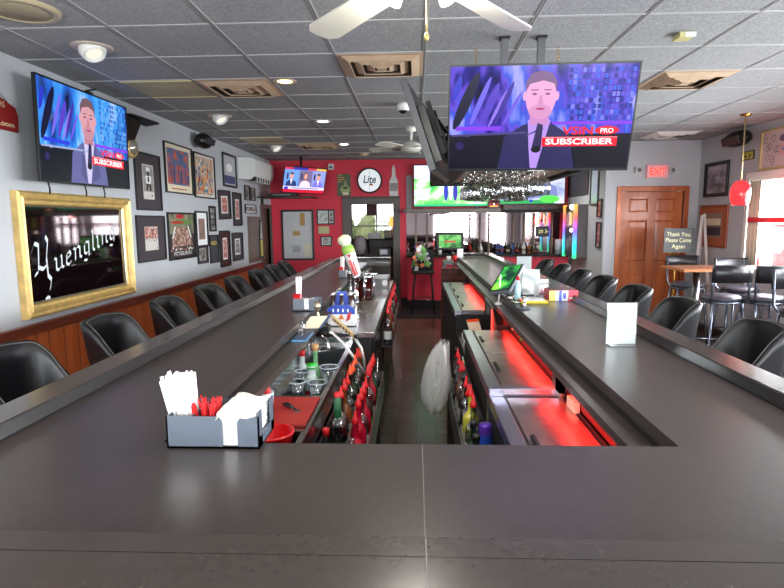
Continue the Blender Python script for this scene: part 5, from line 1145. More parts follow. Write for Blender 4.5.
# ------------------------------------------------------------------ bar caddies
def straws(parent, c, r, n, h0, m, name='straw', rad=.0028, hh=.17, spread=.10, seed=1, z0=None):
    R = random.Random(seed)
    for k in range(n):
        a = R.uniform(0, 6.28); q = r*math.sqrt(R.random()); dx, dy = math.cos(a)*q, math.sin(a)*q; h = hh*R.uniform(.93, 1.05)
        b_ = MB(); b_.cyl((c[0]+dx*.8, c[1]+dy*.8, z0), (c[0]+dx*(1+spread*8)+R.uniform(-.002, .002), c[1]+dy*1.5, z0+h), rad, m, n=6); b_.build(name, parent)
def arcpoly(x0, x1, z0, z1, cx0, cx1, cz, r):
    """side plate with a rounded dip between cx0 and cx1 down to cz"""
    p = [(x0, z0), (x1, z0), (x1, z1)]
    p += [(cx1+r-r*math.sin(t*PI/10)*0-(r-r*math.cos(t*PI/10)) if False else cx1+r*(1-math.sin(t*PI/10)), z1-r*(1-math.cos(t*PI/10))) for t in range(0, 6)]
    p += [(cx1, cz), (cx0, cz)]
    p += [(cx0-r*(1-math.sin(t*PI/10)), z1-r*(1-math.cos(t*PI/10))) for t in range(5, -1, -1)]
    p += [(x0, z1)]
    return p
CAD = mat('caddy_grey', S(84, 92, 104), .35)
X0, X1, Y0, Y1, H = -.622, -.388, 1.312, 1.455, .083
t = thing('bar_caddy', ((X0+X1)/2, (Y0+Y1)/2, BZ), 'large grey plastic bar caddy on the near arm holding white straws, red stirrers and napkins', 'bar caddy')
m_ = MB(); m_.box((X0, Y0, BZ+.0005), (X1, Y1, BZ+.006), CAD)
pl = arcpoly(X0, X1, BZ+.0005, BZ+H, X1-.093, X1-.055, BZ+.006, .02)
m_.prism(pl, Y0, Y0+.004, CAD, axis=1); m_.prism(pl, Y1-.004, Y1, CAD, axis=1)
m_.box((X0, Y0, BZ+.001), (X0+.004, Y1, BZ+H), CAD); m_.box((X1-.004, Y0, BZ+.001), (X1, Y0+.030, BZ+H+.01), CAD); m_.box((X1-.004, Y1-.03, BZ+.001), (X1, Y1, BZ+H+.01), CAD); m_.box((X1-.004, Y0, BZ+.001), (X1, Y1, BZ+.03), CAD)
m_.build('body', t)
m_ = MB(); m_.box((X0+.058, Y0+.004, BZ+.004), (X0+.061, Y1-.004, BZ+H-.005), CAD); m_.box((X1-.115, Y0+.004, BZ+.004), (X1-.112, Y1-.004, BZ+H-.005), CAD); m_.build('divider', t)
n_ = thing('napkin_stack', (X1-.07, (Y0+Y1)/2, BZ+.006), 'stack of white paper napkins in the large grey caddy', 'napkins')
R = random.Random(3)
for k in range(18):
    a_ = R.uniform(-.004, .004); z = BZ+.0065+k*.0047
    MB().box((X1-.108+a_*.5, Y0+.008, z), (X1-.012+a_*.4, Y1-.008, z+.0042), WHITE).build('napkin', n_)
g_ = MB(); rows = []
for i in range(9):
    rows.append([(X1-.108+.10*i/8, Y0-.002+.145*j/6, BZ+.0935+.006*math.sin(i*.8)+.004*math.sin(j*1.1)-(.008 if j == 0 else 0)-(.012 if i == 0 else 0)) for j in range(7)])
g_.grid(rows, mat('napkin_top', S(238, 228, 218), .8)); g_.build('top_napkin', n_, solid=.002)
s_ = thing('straw_bundle', (X0+.03, 1.385, BZ+.006), 'dense bundle of white straws in the large grey caddy', 'straws')
R = random.Random(4)
for k in range(96):
    u, v = R.uniform(-.024, .024), R.uniform(-.045, .045); h = R.uniform(.160, .176)
    MB().cyl((X0+.028+u*.9, 1.375+v*.6, BZ+.007), (X0+.008+u*1.45, 1.375+v*.75, BZ+h), .0034, WHITE, n=6).build('straw', s_)
s_ = thing('stirrer_bundle', (X0+.09, 1.39, BZ+.006), 'fan of thin red stirrers in the large grey caddy', 'stirrers')
for k in range(44):
    u, v = R.uniform(-.022, .022), R.uniform(-.04, .04); h = R.uniform(.092, .106)
    MB().cyl((X0+.084+u*.7, 1.38+v*.8, BZ+.007), (X0+.080+u*1.5, 1.38+v*.9, BZ+h), .0022, REDP, n=6).build('stirrer', s_)
def smallcaddy(cx, cy, label, s=1, group=None):
    w, d, h = .085, .10, .078; t = thing('bar_caddy', (cx, cy, BZ), label, 'bar caddy')
    m_ = MB(); m_.box((cx-w, cy-d/2, BZ+.0005), (cx+w, cy+d/2, BZ+.006), CAD); pl = arcpoly(cx-w, cx+w, BZ+.0005, BZ+h, cx-.012, cx+.018, BZ+.012, .012)
    m_.prism(pl, cy-d/2, cy-d/2+.004, CAD, axis=1); m_.prism(pl, cy+d/2-.004, cy+d/2, CAD, axis=1)
    m_.box((cx-w, cy-d/2, BZ+.001), (cx-w+.004, cy+d/2, BZ+h), CAD); m_.box((cx+w-.004, cy-d/2, BZ+.001), (cx+w, cy-d/2+.02, BZ+h), CAD); m_.box((cx+w-.004, cy+d/2-.02, BZ+.001), (cx+w, cy+d/2, BZ+h), CAD); m_.box((cx+w-.004, cy-d/2, BZ+.001), (cx+w, cy+d/2, BZ+.02), CAD)
    m_.build('body', t)
    n_ = MB().box((cx-.035, cy-d/2+.006, BZ+.0065), (cx+.04, cy+d/2-.006, BZ+.070), WHITE).build('napkin_stack', bevel=.002); tag(n_, 'white napkins inside '+label.replace('small grey caddy, ', 'the ').replace(' one, on', ' small caddy on'), 'napkins')
    s_ = thing('straw_bundle', (cx-.06, cy, BZ+.006), 'white straws standing in '+label.replace('small grey caddy, ', 'the ').replace(' one, on', ' small caddy on'), 'straws')
    R = random.Random(int(cy*10))
    for k in range(20): u, v = R.uniform(-.012, .012), R.uniform(-.02, .02); MB().cyl((cx-.055+u, cy+v, BZ+.007), (cx-.05+u*1.7, cy+v*1.2, BZ+.215*R.uniform(.93, 1)), .0036, WHITE, n=6).build('straw', s_)
    s_ = thing('stirrer_bundle', (cx-.02, cy-.03, BZ+.006), 'red stirrers standing in '+label.replace('small grey caddy, ', 'the ').replace(' one, on', ' small caddy on'), 'stirrers')
    for k in range(16): u, v = R.uniform(-.020, .020), R.uniform(-.01, .01); MB().cyl((cx-.053+u*1.2, cy-.036+v, BZ+.007), (cx-.053+u*1.3, cy-.038+v, BZ+.112*R.uniform(.93, 1)), .003, REDP, n=6).build('stirrer', s_)
smallcaddy(-.690, 3.50, 'small grey caddy, nearer one, on the left arm of the bar')
smallcaddy(-.68, 5.55, 'small grey caddy, farther one, on the left arm of the bar')

# things on the edge of the left arm
t = thing('bar_tray', (-.605, 2.90, BZ-.055), 'small blue bar tray on the left arm edge holding a glass', 'tray')
MB().box((-.642, 2.80, BZ-.0545), (-.565, 3.02, BZ-.047), mat('pale_blue_plastic', S(90, 150, 196), .3)).box((-.638, 2.805, BZ-.047), (-.57, 3.015, BZ-.045), mat('mat_blue', S(60, 80, 110), .6)).build('mat', t, bevel=.002)
t = thing('rocks_glass', (-.61, 2.93, BZ-.0448), 'small clear cone glass on the blue bar tray', 'glass')
MB().lathe([(.001, .0), (.026, .0), (.014, .035), (.026, .075), (.024, .075), (.012, .035)], (-.61, 2.93, BZ-.0448), GLASS, 18, caps=False).build('body', t)
t = thing('drink_card', (-.60, 3.18, BZ-.055), 'cream card leaning in a grey holder on the left arm, left of the soda gun', 'card')
T = frameM((-.585, 3.18, BZ-.022), Vector((1, .2, 0)), Vector((.25, .55, .35)))
MB(T).box((-.05, -.055, 0), (.05, .055, .004), CREAM).box((.05, -.06, -.002), (.062, .06, .006), mat('mat_blue', S(60, 80, 110), .6)).build('card', t); MB().box((-.642, 3.12, BZ-.0545), (-.56, 3.24, BZ-.049), GREYP).build('base', t)
t = thing('jigger', (-.612, 3.42, BZ-.055), 'brass coloured double jigger standing behind the cream card', 'jigger')
MB().lathe([(.001, 0), (.022, .0), (.018, .02), (.007, .05), (.007, .055), (.018, .075), (.024, .12), (.022, .12), (.016, .078), (.001, .06)], (-.612, 3.42, BZ-.0545), mat('warm_metal', S(190, 176, 150), .2, .8), 18, caps=False).build('body', t)
# six-pack carrier
t = thing('bottle_carrier', (-.52, 4.02, .9), 'blue, white and red cardboard six-pack carrier with dark bottles on the beer counter', 'carrier')
CX, CY, CZ0 = -.512, 3.84, .901
BLUEC = mat('carton_blue', S(50, 80, 180), .5); REDC = mat('carton_red', S(210, 60, 60), .5)
cb = MB(); cb.box((CX-.095, CY-.065, CZ0), (CX+.095, CY+.065, CZ0+.005), WHITE)
for y in (CY-.065, CY+.061): cb.prism([(CX-.095, CZ0), (CX+.095, CZ0), (CX+.095, CZ0+.125), (CX+.05, CZ0+.15), (CX-.05, CZ0+.15), (CX-.095, CZ0+.125)], y, y+.004, WHITE, axis=1)
for x in (CX-.095, CX+.091): cb.box((x, CY-.061, CZ0), (x+.004, CY+.061, CZ0+.12), WHITE)
cb.build('carton', t)
cb = MB(); cb.prism([(CX-.095, CZ0+.085), (CX+.095, CZ0+.085), (CX+.095, CZ0+.125), (CX+.05, CZ0+.15), (CX-.05, CZ0+.15), (CX-.095, CZ0+.125)], CY-.0665, CY-.0650, BLUEC, axis=1)
cb.prism([(CX-.06, CZ0+.07), (CX-.03, CZ0+.04), (CX-.05, CZ0+.03), (CX-.075, CZ0+.10)], CY-.0668, CY-.0655, REDC, axis=1); cb.prism([(CX+.03, CZ0+.03), (CX+.06, CZ0+.05), (CX+.07, CZ0+.10), (CX+.045, CZ0+.09)], CY-.0668, CY-.0655, REDC, axis=1)
cb.prism([(CX-.02, CZ0+.05), (CX+.02, CZ0+.05), (CX, CZ0+.09)], CY-.067, CY-.0655, mat('carton_orange', S(230, 120, 50), .5), axis=1)
for k in range(4): cb.box((CX-.06+.034*k, CY-.0672, CZ0+.10), (CX-.05+.034*k, CY-.0655, CZ0+.122), WHITE)
cb.build('printed_face', t)
MB().prism([(CX-.06, CZ0+.125), (CX+.06, CZ0+.125), (CX+.03, CZ0+.235), (CX-.03, CZ0+.235)], CY-.003, CY+.003, BLUEC, axis=1).build('handle', t)
pb = None
for k in range(6):
    x = CX-.062+.062*(k % 3); y = CY-.032+.064*(k//3); lb = 'brown beer bottle in the blue carrier, %s row %s' % ('front' if k < 3 else 'back', ['left', 'middle', 'right'][k % 3])
    if pb is None:
        pb = thing('beer_bottle', (x, y, CZ0+.006), lb, 'bottle', 'beer bottles in the carrier')
        MB().lathe([(.001, 0), (.028, 0), (.029, .01), (.029, .11), (.013, .16), (.011, .21), (.001, .21)], (x, y, CZ0+.006), BCOL[3], 14, caps=False).build('body', pb); MB().cyl((x, y, CZ0+.214), (x, y, CZ0+.222), .013, WHITE).build('cap', pb)
    else: dup(pb, (x, y, CZ0+.006), 0, lb)

# ------------------------------------------------------------------ left side of the well
t = thing('beer_cooler', (-.44, 5.1, 0), 'long stainless topped beer cooler with black doors on the left of the aisle', 'cooler')
MB().box((-.615, 3.58, .86), (-.27, 6.75, .90), STEEL).build('top', t, bevel=.004); MB().box((-.60, 3.60, 0), (-.29, 6.73, .86), BLACKM).build('body', t)
for k in range(4): y = 3.63+.78*k; d = MB().box((-.29, y, .10), (-.275, y+.74, .83), BLACKP).build('door', t, bevel=.004); MB().cyl((-.262, y+.06, .45), (-.262, y+.06, .70), .008, CHROME, n=8).cyl((-.275, y+.06, .47), (-.262, y+.06, .47), .006, CHROME, n=8).cyl((-.275, y+.06, .68), (-.262, y+.06, .68), .006, CHROME, n=8).build('door_handle', d)
t = thing('drip_tray', (-.43, 4.6, .9), 'brown stained steel drip tray on the beer cooler in front of the beer tower', 'drip tray')
d = MB(); d.box((-.53, 4.35, .9005), (-.33, 4.95, .906), mat('stained_steel', S(120, 100, 84), .35, .6, vary=.3, vscale=20)); 
for k in range(9): d.box((-.50+.018*k, 4.38, .906), (-.495+.018*k, 4.92, .912), STEEL)
d.build('tray', t)
t = thing('beer_tower', (-.48, 5.2, .9), 'chrome beer tower with brown body and cross arm taps on the beer cooler', 'beer tower')
MB().lathe([(.001, .0), (.075, .0), (.075, .02), (.066, .025), (.066, .185), (.075, .19), (.075, .215), (.05, .235), (.001, .235)], (-.475, 5.2, .901), BROWN, 28, caps=False).build('body', t)
MB().lathe([(.0755, .19), (.078, .195), (.078, .22), (.05, .24), (.001, .242)], (-.475, 5.2, .901), STEEL, 28, caps=False).build('cap', t)
MB().cyl((-.475, 5.12, .905), (-.475, 5.12, 1.12), .010, CHROME, n=10).cyl((-.39, 5.17, .905), (-.39, 5.17, 1.12), .012, CHROME, n=10).build('column', t)
MB().tube([(-.60, 5.15, 1.135), (-.47, 5.10, 1.14), (-.36, 5.13, 1.135)], .010, CHROME, 10).tube([(-.50, 5.12, 1.13), (-.46, 5.02, 1.11), (-.45, 5.0, 1.06)], .012, CHROME, 8).build('cross_arm', t)
for (x, y, r_, h, lb) in ((-.585, 5.0, .036, .25, 'left'), (-.535, 4.9, .028, .22, 'right')):
    t = thing('draft_column', (x, y, .9), 'polished steel cylinder, %s of two beside the beer tower' % lb, 'draft column'); MB().lathe([(.001, 0), (r_*1.3, 0), (r_*1.3, .012), (r_, .02), (r_, h), (r_*1.1, h+.004), (r_*.6, h+.03), (.001, h+.035)], (x, y, .901), CHROME, 20, caps=False).build('column', t); MB().cyl((x, y, .901+h*.8), (x+.02, y-.06, .901+h*.74), .008, CHROME, n=10).build('spout', t)
# tall figurative tap handle
a_ = onY(343.5, 238, 4.85); b_ = onY(357.5, 276, 4.85); t = thing('tap_handle', (b_.x, 4.85, b_.z), 'tall leaning white, green and red bottle shaped beer tap handle', 'tap handle')
ax_ = (a_-b_).normalized(); T = frameM(b_, ax_.cross(Vector((0, -1, 0))), ax_); L = (a_-b_).length
def lath(mb, prof, m): mb.lathe(prof, (0, 0, 0), m, 20, ax=1, caps=False)
m_ = MB(T); lath(m_, [(.001, -.01), (.026, 0), (.040, .03), (.046, L*.35), (.054, L*.55), (.046, L*.7)], WHITEP); m_.build('lower_body', t)
m_ = MB(T); lath(m_, [(.050, L*.60), (.057, L*.62), (.055, L*.74), (.044, L*.80)], mat('tap_green', S(150, 190, 80), .35)); m_.build('green_band', t)
m_ = MB(T); lath(m_, [(.042, L*.78), (.040, L*.84), (.058, L*.90), (.061, L*.97), (.046, L*1.04), (.001, L*1.08)], mat('tap_top', S(226, 236, 205), .35)); m_.build('top_knob', t)
m_ = MB(T); m_.box((-.022, L*.04, .036), (.0, L*.45, .052), REDP); m_.box((.008, L*.04, .036), (.018, L*.38, .050), REDP); m_.build('red_stripe', t)
m_ = MB(T); m_.prism([(-.02, L*.58), (.02, L*.58), (0, L*.48)], .050, .060, mat('tap_rust', S(170, 60, 40), .4)); m_.build('emblem', t)
a_ = onY(349, 270, 4.85); MB().tube([b_, (b_.x, 4.95, b_.z-.05), (-.50, 5.05, 1.13)], .008, CHROME, 8).build('lever', t)
# square chrome posts and small gauges under the far bar end
t = thing('glass_washer', (-.42, 6.2, .9), 'steel cabinet with two pale dials at the far end of the beer cooler', 'glass washer')
MB().box((-.58, 6.0, .9005), (-.30, 6.5, 1.0), STEELD).build('body', t, bevel=.004)
for (x, z) in ((-.335, .955),): MB().cyl((x, 5.995, z), (x, 6.0, z), .03, WHITEP, n=20).build('dial', t)
# black side of the cooler near end carries the hose manifold
t = thing('soda_gun', (-.50, 3.35, .95), 'tan handled soda gun resting on the bar edge with looping flexible metal hoses', 'soda gun')
SGY = 3.30; HOSE = mat('hose_metal', (.85, .84, .82, 1), .28, .8)
def sg(px, py, y=SGY): return onY(px, py, y)
a_, b_ = sg(332, 317), sg(354, 336)
T = frameM((a_+b_)/2, (b_-a_), Vector((0, -.3, 1))); L = (b_-a_).length
MB(T).box((-L/2, -.017, -.012), (L/2, .017, .012), mat('tan_plastic', S(186, 160, 116), .4)).box((L/2, -.014, -.012), (L/2+.025, .014, .012), BLACKP).build('handle', t, bevel=.004)
bb = MB(T)
for k in range(6): bb.box((-L*.36+k*L*.13, -.010, .012), (-L*.36+k*L*.13+.007, .008, .015), BROWN)
bb.build('buttons', t)
MB().tube([sg(355, 338), sg(361, 348), sg(364, 360), sg(365, 372)], .0095, HOSE, 10).build('hose', t)
h2 = [sg(322, 329), sg(332, 333), sg(343, 343), sg(352, 355), sg(359, 365), sg(365, 373)]
MB().tube(h2, .0095, HOSE, 10).build('hose', t)
MB().box((-.585, 3.26, .955), (-.52, 3.34, 1.0), BLACKP).build('holster', t, bevel=.004)
MB().cyl(sg(365, 372), (-.29, 3.60, .70), .009, BLACKM, n=10).build('hose_joint', t)
# wire ring
q = onZ(318, 349, .90); t = thing('wire_ring', (q.x, q.y, .9), 'thin chrome wire ring holder below the left bar edge', 'ring holder')
MB().tube([(q.x+.065*math.cos(k*PI/14), q.y+.065*math.sin(k*PI/14), .90) for k in range(28)], .0028, CHROME, 6, closed=True).build('ring', t)
MB().box((q.x-.085, q.y-.012, .85), (q.x-.07, q.y+.012, .91), mat('warm_metal', S(190, 176, 150), .2, .8)).tube([(q.x-.08, q.y, .89), (q.x-.065, q.y, .90)], .004, CHROME, 6).build('clip', t)

# sink unit
SZ = .83; t = thing('sink_unit', (-.52, 2.5, 0), 'stainless bar sink unit below the left bar edge', 'sink')
SX0, SX1 = -.655, -.405
holes = [(1.50, 2.02), (2.46, 3.42)]
s_ = MB(); ys = [1.34]+[q for h in holes for q in h]+[3.52]
for k in range(0, len(ys), 2): s_.box((SX0, ys[k], SZ-.01), (SX1, ys[k+1], SZ), STEEL)
for h in holes: s_.box((SX0, h[0], SZ-.01), (SX0+.03, h[1], SZ), STEEL); s_.box((SX1-.03, h[0], SZ-.01), (SX1, h[1], SZ), STEEL)
s_.box((SX1-.012, 1.34, SZ-.09), (SX1, 3.52, SZ+.015), STEEL); s_.box((SX0, 1.34, SZ), (SX0+.008, 3.52, SZ+.10), STEEL); s_.box((SX0, 3.505, SZ-.3), (SX1, 3.52, SZ+.05), STEEL)
s_.build('worktop', t)
for k, h in enumerate(holes):
    b_ = MB(); z0 = SZ-(.20 if k == 0 else .22); x0, x1 = SX0+.03, SX1-.03
    b_.box((x0, h[0], z0-.01), (x1, h[1], z0), STEELD); b_.box((x0-.008, h[0], z0), (x0, h[1], SZ-.01), STEELD); b_.box((x1, h[0], z0), (x1+.008, h[1], SZ-.01), STEELD); b_.box((x0, h[0]-.008, z0), (x1, h[0], SZ-.01), STEELD); b_.box((x0, h[1], z0), (x1, h[1]+.008, SZ-.01), STEELD)
    b_.build('basin', t)
for y in (1.4, 3.45):
    for x in (SX0+.02, SX1-.02): MB().cyl((x, y, 0), (x, y, SZ-.01), .017, STEELD, n=10).build('leg', t)
MB().tube([(-.63, 3.30, SZ), (-.63, 3.30, SZ+.10), (-.60, 3.28, SZ+.13), (-.52, 3.18, SZ+.10), (-.50, 3.14, SZ+.05)], .011, CHROME, 10).build('faucet', t)
tag(MB().box((SX0+.014, 2.06, SZ+.0005), (SX1-.022, 2.40, SZ+.014), mat('red_board', S(170, 44, 40), .45, vary=.15)).build('cutting_board', bevel=.004), 'red cutting board lying across the sink unit', 'cutting board')
t = thing('bottle_opener', (-.5, 2.25, SZ+.014), 'black handled metal opener lying on the red cutting board', 'opener')
T = Matrix.Translation((-.515, 2.23, SZ+.0155)) @ Matrix.Rotation(-.9, 4, 'Z')
MB(T).prism([(-.07, -.012), (.0, -.009), (.0, .009), (-.07, .012)], 0, .010, BLACKP).build('handle', t, bevel=.003); MB(T).prism([(0, -.008), (.03, -.006), (.055, -.016), (.065, 0), (.055, .014), (.03, .008), (0, .008)], .002, .006, CHROME).build('blade', t)
tag(MB().lathe([(.001, 0), (.070, 0), (.082, .13), (.088, .13), (.088, .137), (.078, .137), (.066, .008), (.001, .008)], (-.53, 1.925, SZ-.10), REDP, 24, caps=False).build('red_tub'), 'red plastic tub in the near sink basin', 'tub')
t = thing('utensil_cup', (-.615, 2.13, SZ+.015), 'frosted plastic cup holding red and blue lids, left on the cutting board', 'cup')
MB().lathe([(.001, 0), (.03, 0), (.038, .115), (.035, .115), (.027, .005)], (-.595, 2.10, SZ+.0145), mat('frosted_cup', S(190, 200, 214), .3), 20, caps=False).build('body', t)
MB().sphere((-.602, 2.11, SZ+.135), .018, BLUEP, 10).sphere((-.585, 2.10, SZ+.13), .019, REDP, 10).sphere((-.61, 2.085, SZ+.128), .016, WHITEP, 10).build('lids', t)
# bottles, cups and a cork stopped bottle in the far basin
def bottle(name, c, r, h, mb_, cap, label, liquid=None, group=None, neck=.012, lab=None, pour=None, cat='bottle', txt=None):
    t = thing(name, c, label, cat, group); nk = neck
    MB().lathe([(.001, 0), (r*.90, 0), (r*.99, .008), (r, .014), (r, h*.30), (r, h*.57), (r*.96, h*.61), (r*.80, h*.66), (nk*1.5, h*.71), (nk*1.05, h*.745), (nk, h*.80), (nk, h*.96), (nk*1.15, h*.97), (nk*1.15, h), (.001, h)], c, mb_, 20, caps=False).build('body', t)
    if liquid: MB().lathe([(.001, .004), (r*.9, .004), (r*.93, .014), (r*.93, h*.42), (.001, h*.42)], c, liquid, 18, caps=False).build('liquid', t)
    if lab: MB().lathe([(r+.0008, h*.15), (r+.0008, h*.40)], c, lab, 18, caps=False).build('label', t)
    if cap: MB().lathe([(nk+.002, h*.93), (nk+.003, h*.93), (nk+.003, h+.012), (.001, h+.014)], c, cap, 14, caps=False).build('cap', t)
    if pour:
        x, y, z = c; MB().lathe([(nk+.002, h-.010), (nk+.0035, h-.006), (nk+.0035, h+.004), (nk-.001, h+.014), (.0065, h+.024), (.0045, h+.046), (.001, h+.047)], c, pour, 12, caps=False).build('pourer', t)
    if txt:
        w_ = r*1.75; a = MB(); key = txt; b2 = MB(Matrix.Identity(4)); text(b2, txt, 0, 0, r*.42, mat('label_ink_white', S(235, 235, 235), .5), 0, width=w_, bold=.02)
        vs = [Vector(c)+Vector(((r+.0022)*math.sin(v.x/r), -(r+.0022)*math.cos(v.x/r), h*.20+v.y)) for v in b2.v]; a.v = vs; a.f = b2.f; a.m = b2.m; a.mats = b2.mats; a.sm = b2.sm; a.build('lettering', t)
    return t
ZB = SZ-.22
bottle('bottle', (-.56, 3.02, ZB), .036, .30, mat('green_tint_glass', S(120, 180, 130), .1), None, 'pale green bottle with a cork stopper in the far sink basin', neck=.013, lab=None)
tag(MB().cyl((-.56, 3.02, ZB+.298), (-.56, 3.02, ZB+.335), .017, mat('cork', S(206, 160, 110), .8), .021).build('cork_stopper'), 'tan cork stopper on the pale green bottle in the sink', 'cork')
CUPM = thinglass('cup_plastic', (.80, .88, .92, 1), .35, .12)
R = random.Random(15); K = 0
for (x, y, z, r_, h, m_, lb) in ((-.60, 2.72, ZB+.08, .045, .13, CUPM, 'clear plastic cup at the front left of the far basin'), (-.50, 2.74, ZB+.06, .050, .14, CUPM, 'clear plastic cup at the front of the far basin'), (-.47, 2.93, ZB+.08, .050, .15, GLASS, 'wide clear glass pitcher with ribbed side in the far basin'), (-.60, 2.88, ZB+.10, .042, .12, CUPM, 'clear plastic cup left of the green capped bottle'), (-.47, 3.12, ZB+.05, .048, .13, CUPM, 'clear cup behind the glass pitcher in the far basin')):
    t = thing('clear_cup', (x, y, z), lb, 'cup'); MB().lathe([(.001, 0), (r_*.75, 0), (r_, h), (r_*.94, h), (r_*.7, .005)], (x, y, z), m_, 20, caps=False).build('body', t)
    MB().tube([(x+r_*math.cos(k*PI/10), y+r_*math.sin(k*PI/10), z+h) for k in range(20)], .0028, mat('rim_plastic', S(206, 220, 226), .3), 6, closed=True).build('rim', t)
tag(MB().box((SX0+.035, 2.64, ZB+.002), (SX1-.035, 3.40, ZB+.055), noisemap('ice', [(.35, S(130, 150, 160)), (.6, S(220, 232, 238))], (30, 30, 30), 1, 4)).build('ice_heap'), 'bed of ice in the far sink basin', 'ice', kind='stuff')
bottle('squeeze_bottle', (-.545, 2.82, ZB+.055), .034, .21, mat('pale_plastic', S(200, 216, 210), .25), GREENP, 'pale squeeze bottle with a bright green cap among the cups in the sink', neck=.022, cat='bottle', lab=REDP)
bottle('bottle', (-.625, 2.98, ZB+.055), .03, .24, MATS['pale_plastic'], REDP, 'pale bottle with red cap at the left of the far sink basin', neck=.014)
# speed rail
RX0, RX1, RYA, RYB = -.40, -.205, 1.36, 3.50
t = thing('speed_rail', (-.30, 2.4, 0), 'two channel stainless speed rail holding bottles on the left of the aisle', 'speed rail')
s_ = MB(); s_.box((RX0, RYA, .50), (RX1, RYB, .512), STEELD); s_.box((RX1-.006, RYA, .512), (RX1, RYB, .66), STEEL); s_.box((RX0, RYA, .512), (RX0+.006, RYB, .72), STEEL); s_.box((-.307, RYA, .512), (-.302, RYB, .66), STEEL); s_.box((RX0, RYB-.006, .512), (RX1, RYB, .66), STEEL); s_.box((RX0, RYA, .512), (RX1, RYA+.006, .66), STEEL)
s_.build('channels', t); MB().box((RX0+.02, RYA, 0), (RX1-.03, RYB, .50), BLACKM).build('base_cabinet', t)
CLEARB = thinglass('clear_bottle', (.70, .73, .73, 1), .22, .06); REDL = mat('grenadine_bottle', S(176, 16, 44), .12); LAB = mat('white_label', S(222, 222, 216), .6); LABG = mat('dark_green_label', S(30, 60, 44), .5); YLB = mat('yellow_bottle', S(196, 190, 70), .12)
ords = ['nearest', 'second', 'third', 'fourth', 'fifth', 'sixth', 'seventh', 'eighth', 'ninth', 'tenth', 'eleventh']
colA = [(CLEARB, LABG, None), (CLEARB, LAB, REDP), (CLEARB, LABG, REDP), (BCOL[0], LAB, REDP), (CLEARB, LAB, REDP), (CLEARB, LAB, ORANGEP), (BCOL[1], LAB, ORANGEP), (CLEARB, LAB, ORANGEP), (CLEARB, LAB, REDP), (BCOL[0], CREAM, ORANGEP), (CLEARB, LAB, ORANGEP)]
nmA = {id(CLEARB): 'clear', id(BCOL[0]): 'amber', id(BCOL[1]): 'dark green', id(REDL): 'red filled', id(YLB): 'yellow', id(BCOL[3]): 'dark brown'}
colA = colA[:1]+colA[2:10]
for k, (bm_, lb_, pr) in enumerate(colA):
    y = 2.42+.125*k; h = [.31, .28, .28, .27, .29, .27, .28, .29, .26][k]
    lab = '%s bottle with %s, %s in left channel of left speed rail' % (nmA[id(bm_)], 'green neck and dark label' if k == 0 else ('a red pourer' if pr is REDP else 'an orange pourer'), ords[k])
    b_ = bottle('bottle', (-.354, y, .513), .044 if k == 0 else .036, h+.01, bm_, None, lab, lab=lb_, pour=pr if pr else None, group='bottles in the left speed rail', txt='STOLICH' if k == 0 else None)
    if k == 0: MB().lathe([(.0155, .22), (.017, .24), (.0165, .325), (.001, .326)], (-.354, y, .513), mat('neck_green', S(30, 96, 60), .35), 16, caps=False).build('neck_wrap', b_); bottle_cap = MB().lathe([(.0165, .325), (.015, .345), (.001, .346)], (-.354, y, .513), REDP, 16, caps=False).build('cap', b_)
bottle('bottle', (-.372, 2.20, .513), .026, .25, CLEARB, REDP, 'short clear bottle with a red cap in left channel of left speed rail, near end', group='bottles in the left speed rail', lab=LAB)
colB = [(REDL, None, REDP), (REDL, None, REDP), (CLEARB, LAB, REDP), (REDL, None, REDP), (BCOL[3], GREENP, REDP), (CLEARB, LAB, REDP), (REDL, None, REDP), (BCOL[1], GREENP, REDP), (CLEARB, LAB, REDP)]
for k, (bm_, lb_, pr) in enumerate(colB):
    y = 2.26+.128*k; h = .27+.01*((k*3) % 4)
    bottle('bottle', (-.256, y, .513), .034, h, bm_, None, '%s bottle with a red pourer, %s in aisle side channel of left speed rail' % (nmA[id(bm_)], ords[k]), lab=lb_, pour=pr, group='bottles in the left speed rail')
bottle('bottle', (-.256, 2.12, .513), .034, .25, CLEARB, None, 'clear bottle without a pourer in aisle side channel of left speed rail, near end', lab=LAB, group='bottles in the left speed rail')
# far speed rail hung on the beer cooler
t = thing('speed_rail', (-.225, 5.0, .6), 'short steel speed rail hung on the aisle side of the beer cooler', 'speed rail')
MB().box((-.262, 4.2, .66), (-.175, 5.9, .668), STEELD).box((-.181, 4.2, .668), (-.175, 5.9, .76), STEEL).box((-.262, 4.2, .668), (-.258, 5.9, .80), STEEL).box((-.275, 4.3, .70), (-.258, 4.34, .78), STEEL).box((-.275, 5.8, .70), (-.258, 5.84, .78), STEEL).build('channel', t)
for k in range(9): bottle('bottle', (-.219, 4.28+.19*k, .669), .031, .25+.01*((k*2) % 3), [CLEARB, BCOL[0], REDL, CLEARB, BCOL[1], CLEARB, BCOL[3], REDL, CLEARB][k], None, '%s bottle with red pourer, %s in the speed rail hung on the beer cooler' % (nmA[id([CLEARB, BCOL[0], REDL, CLEARB, BCOL[1], CLEARB, BCOL[3], REDL, CLEARB][k])], ords[k]), lab=LAB if k % 2 == 0 else None, pour=REDP, group='bottles in the far left speed rail')

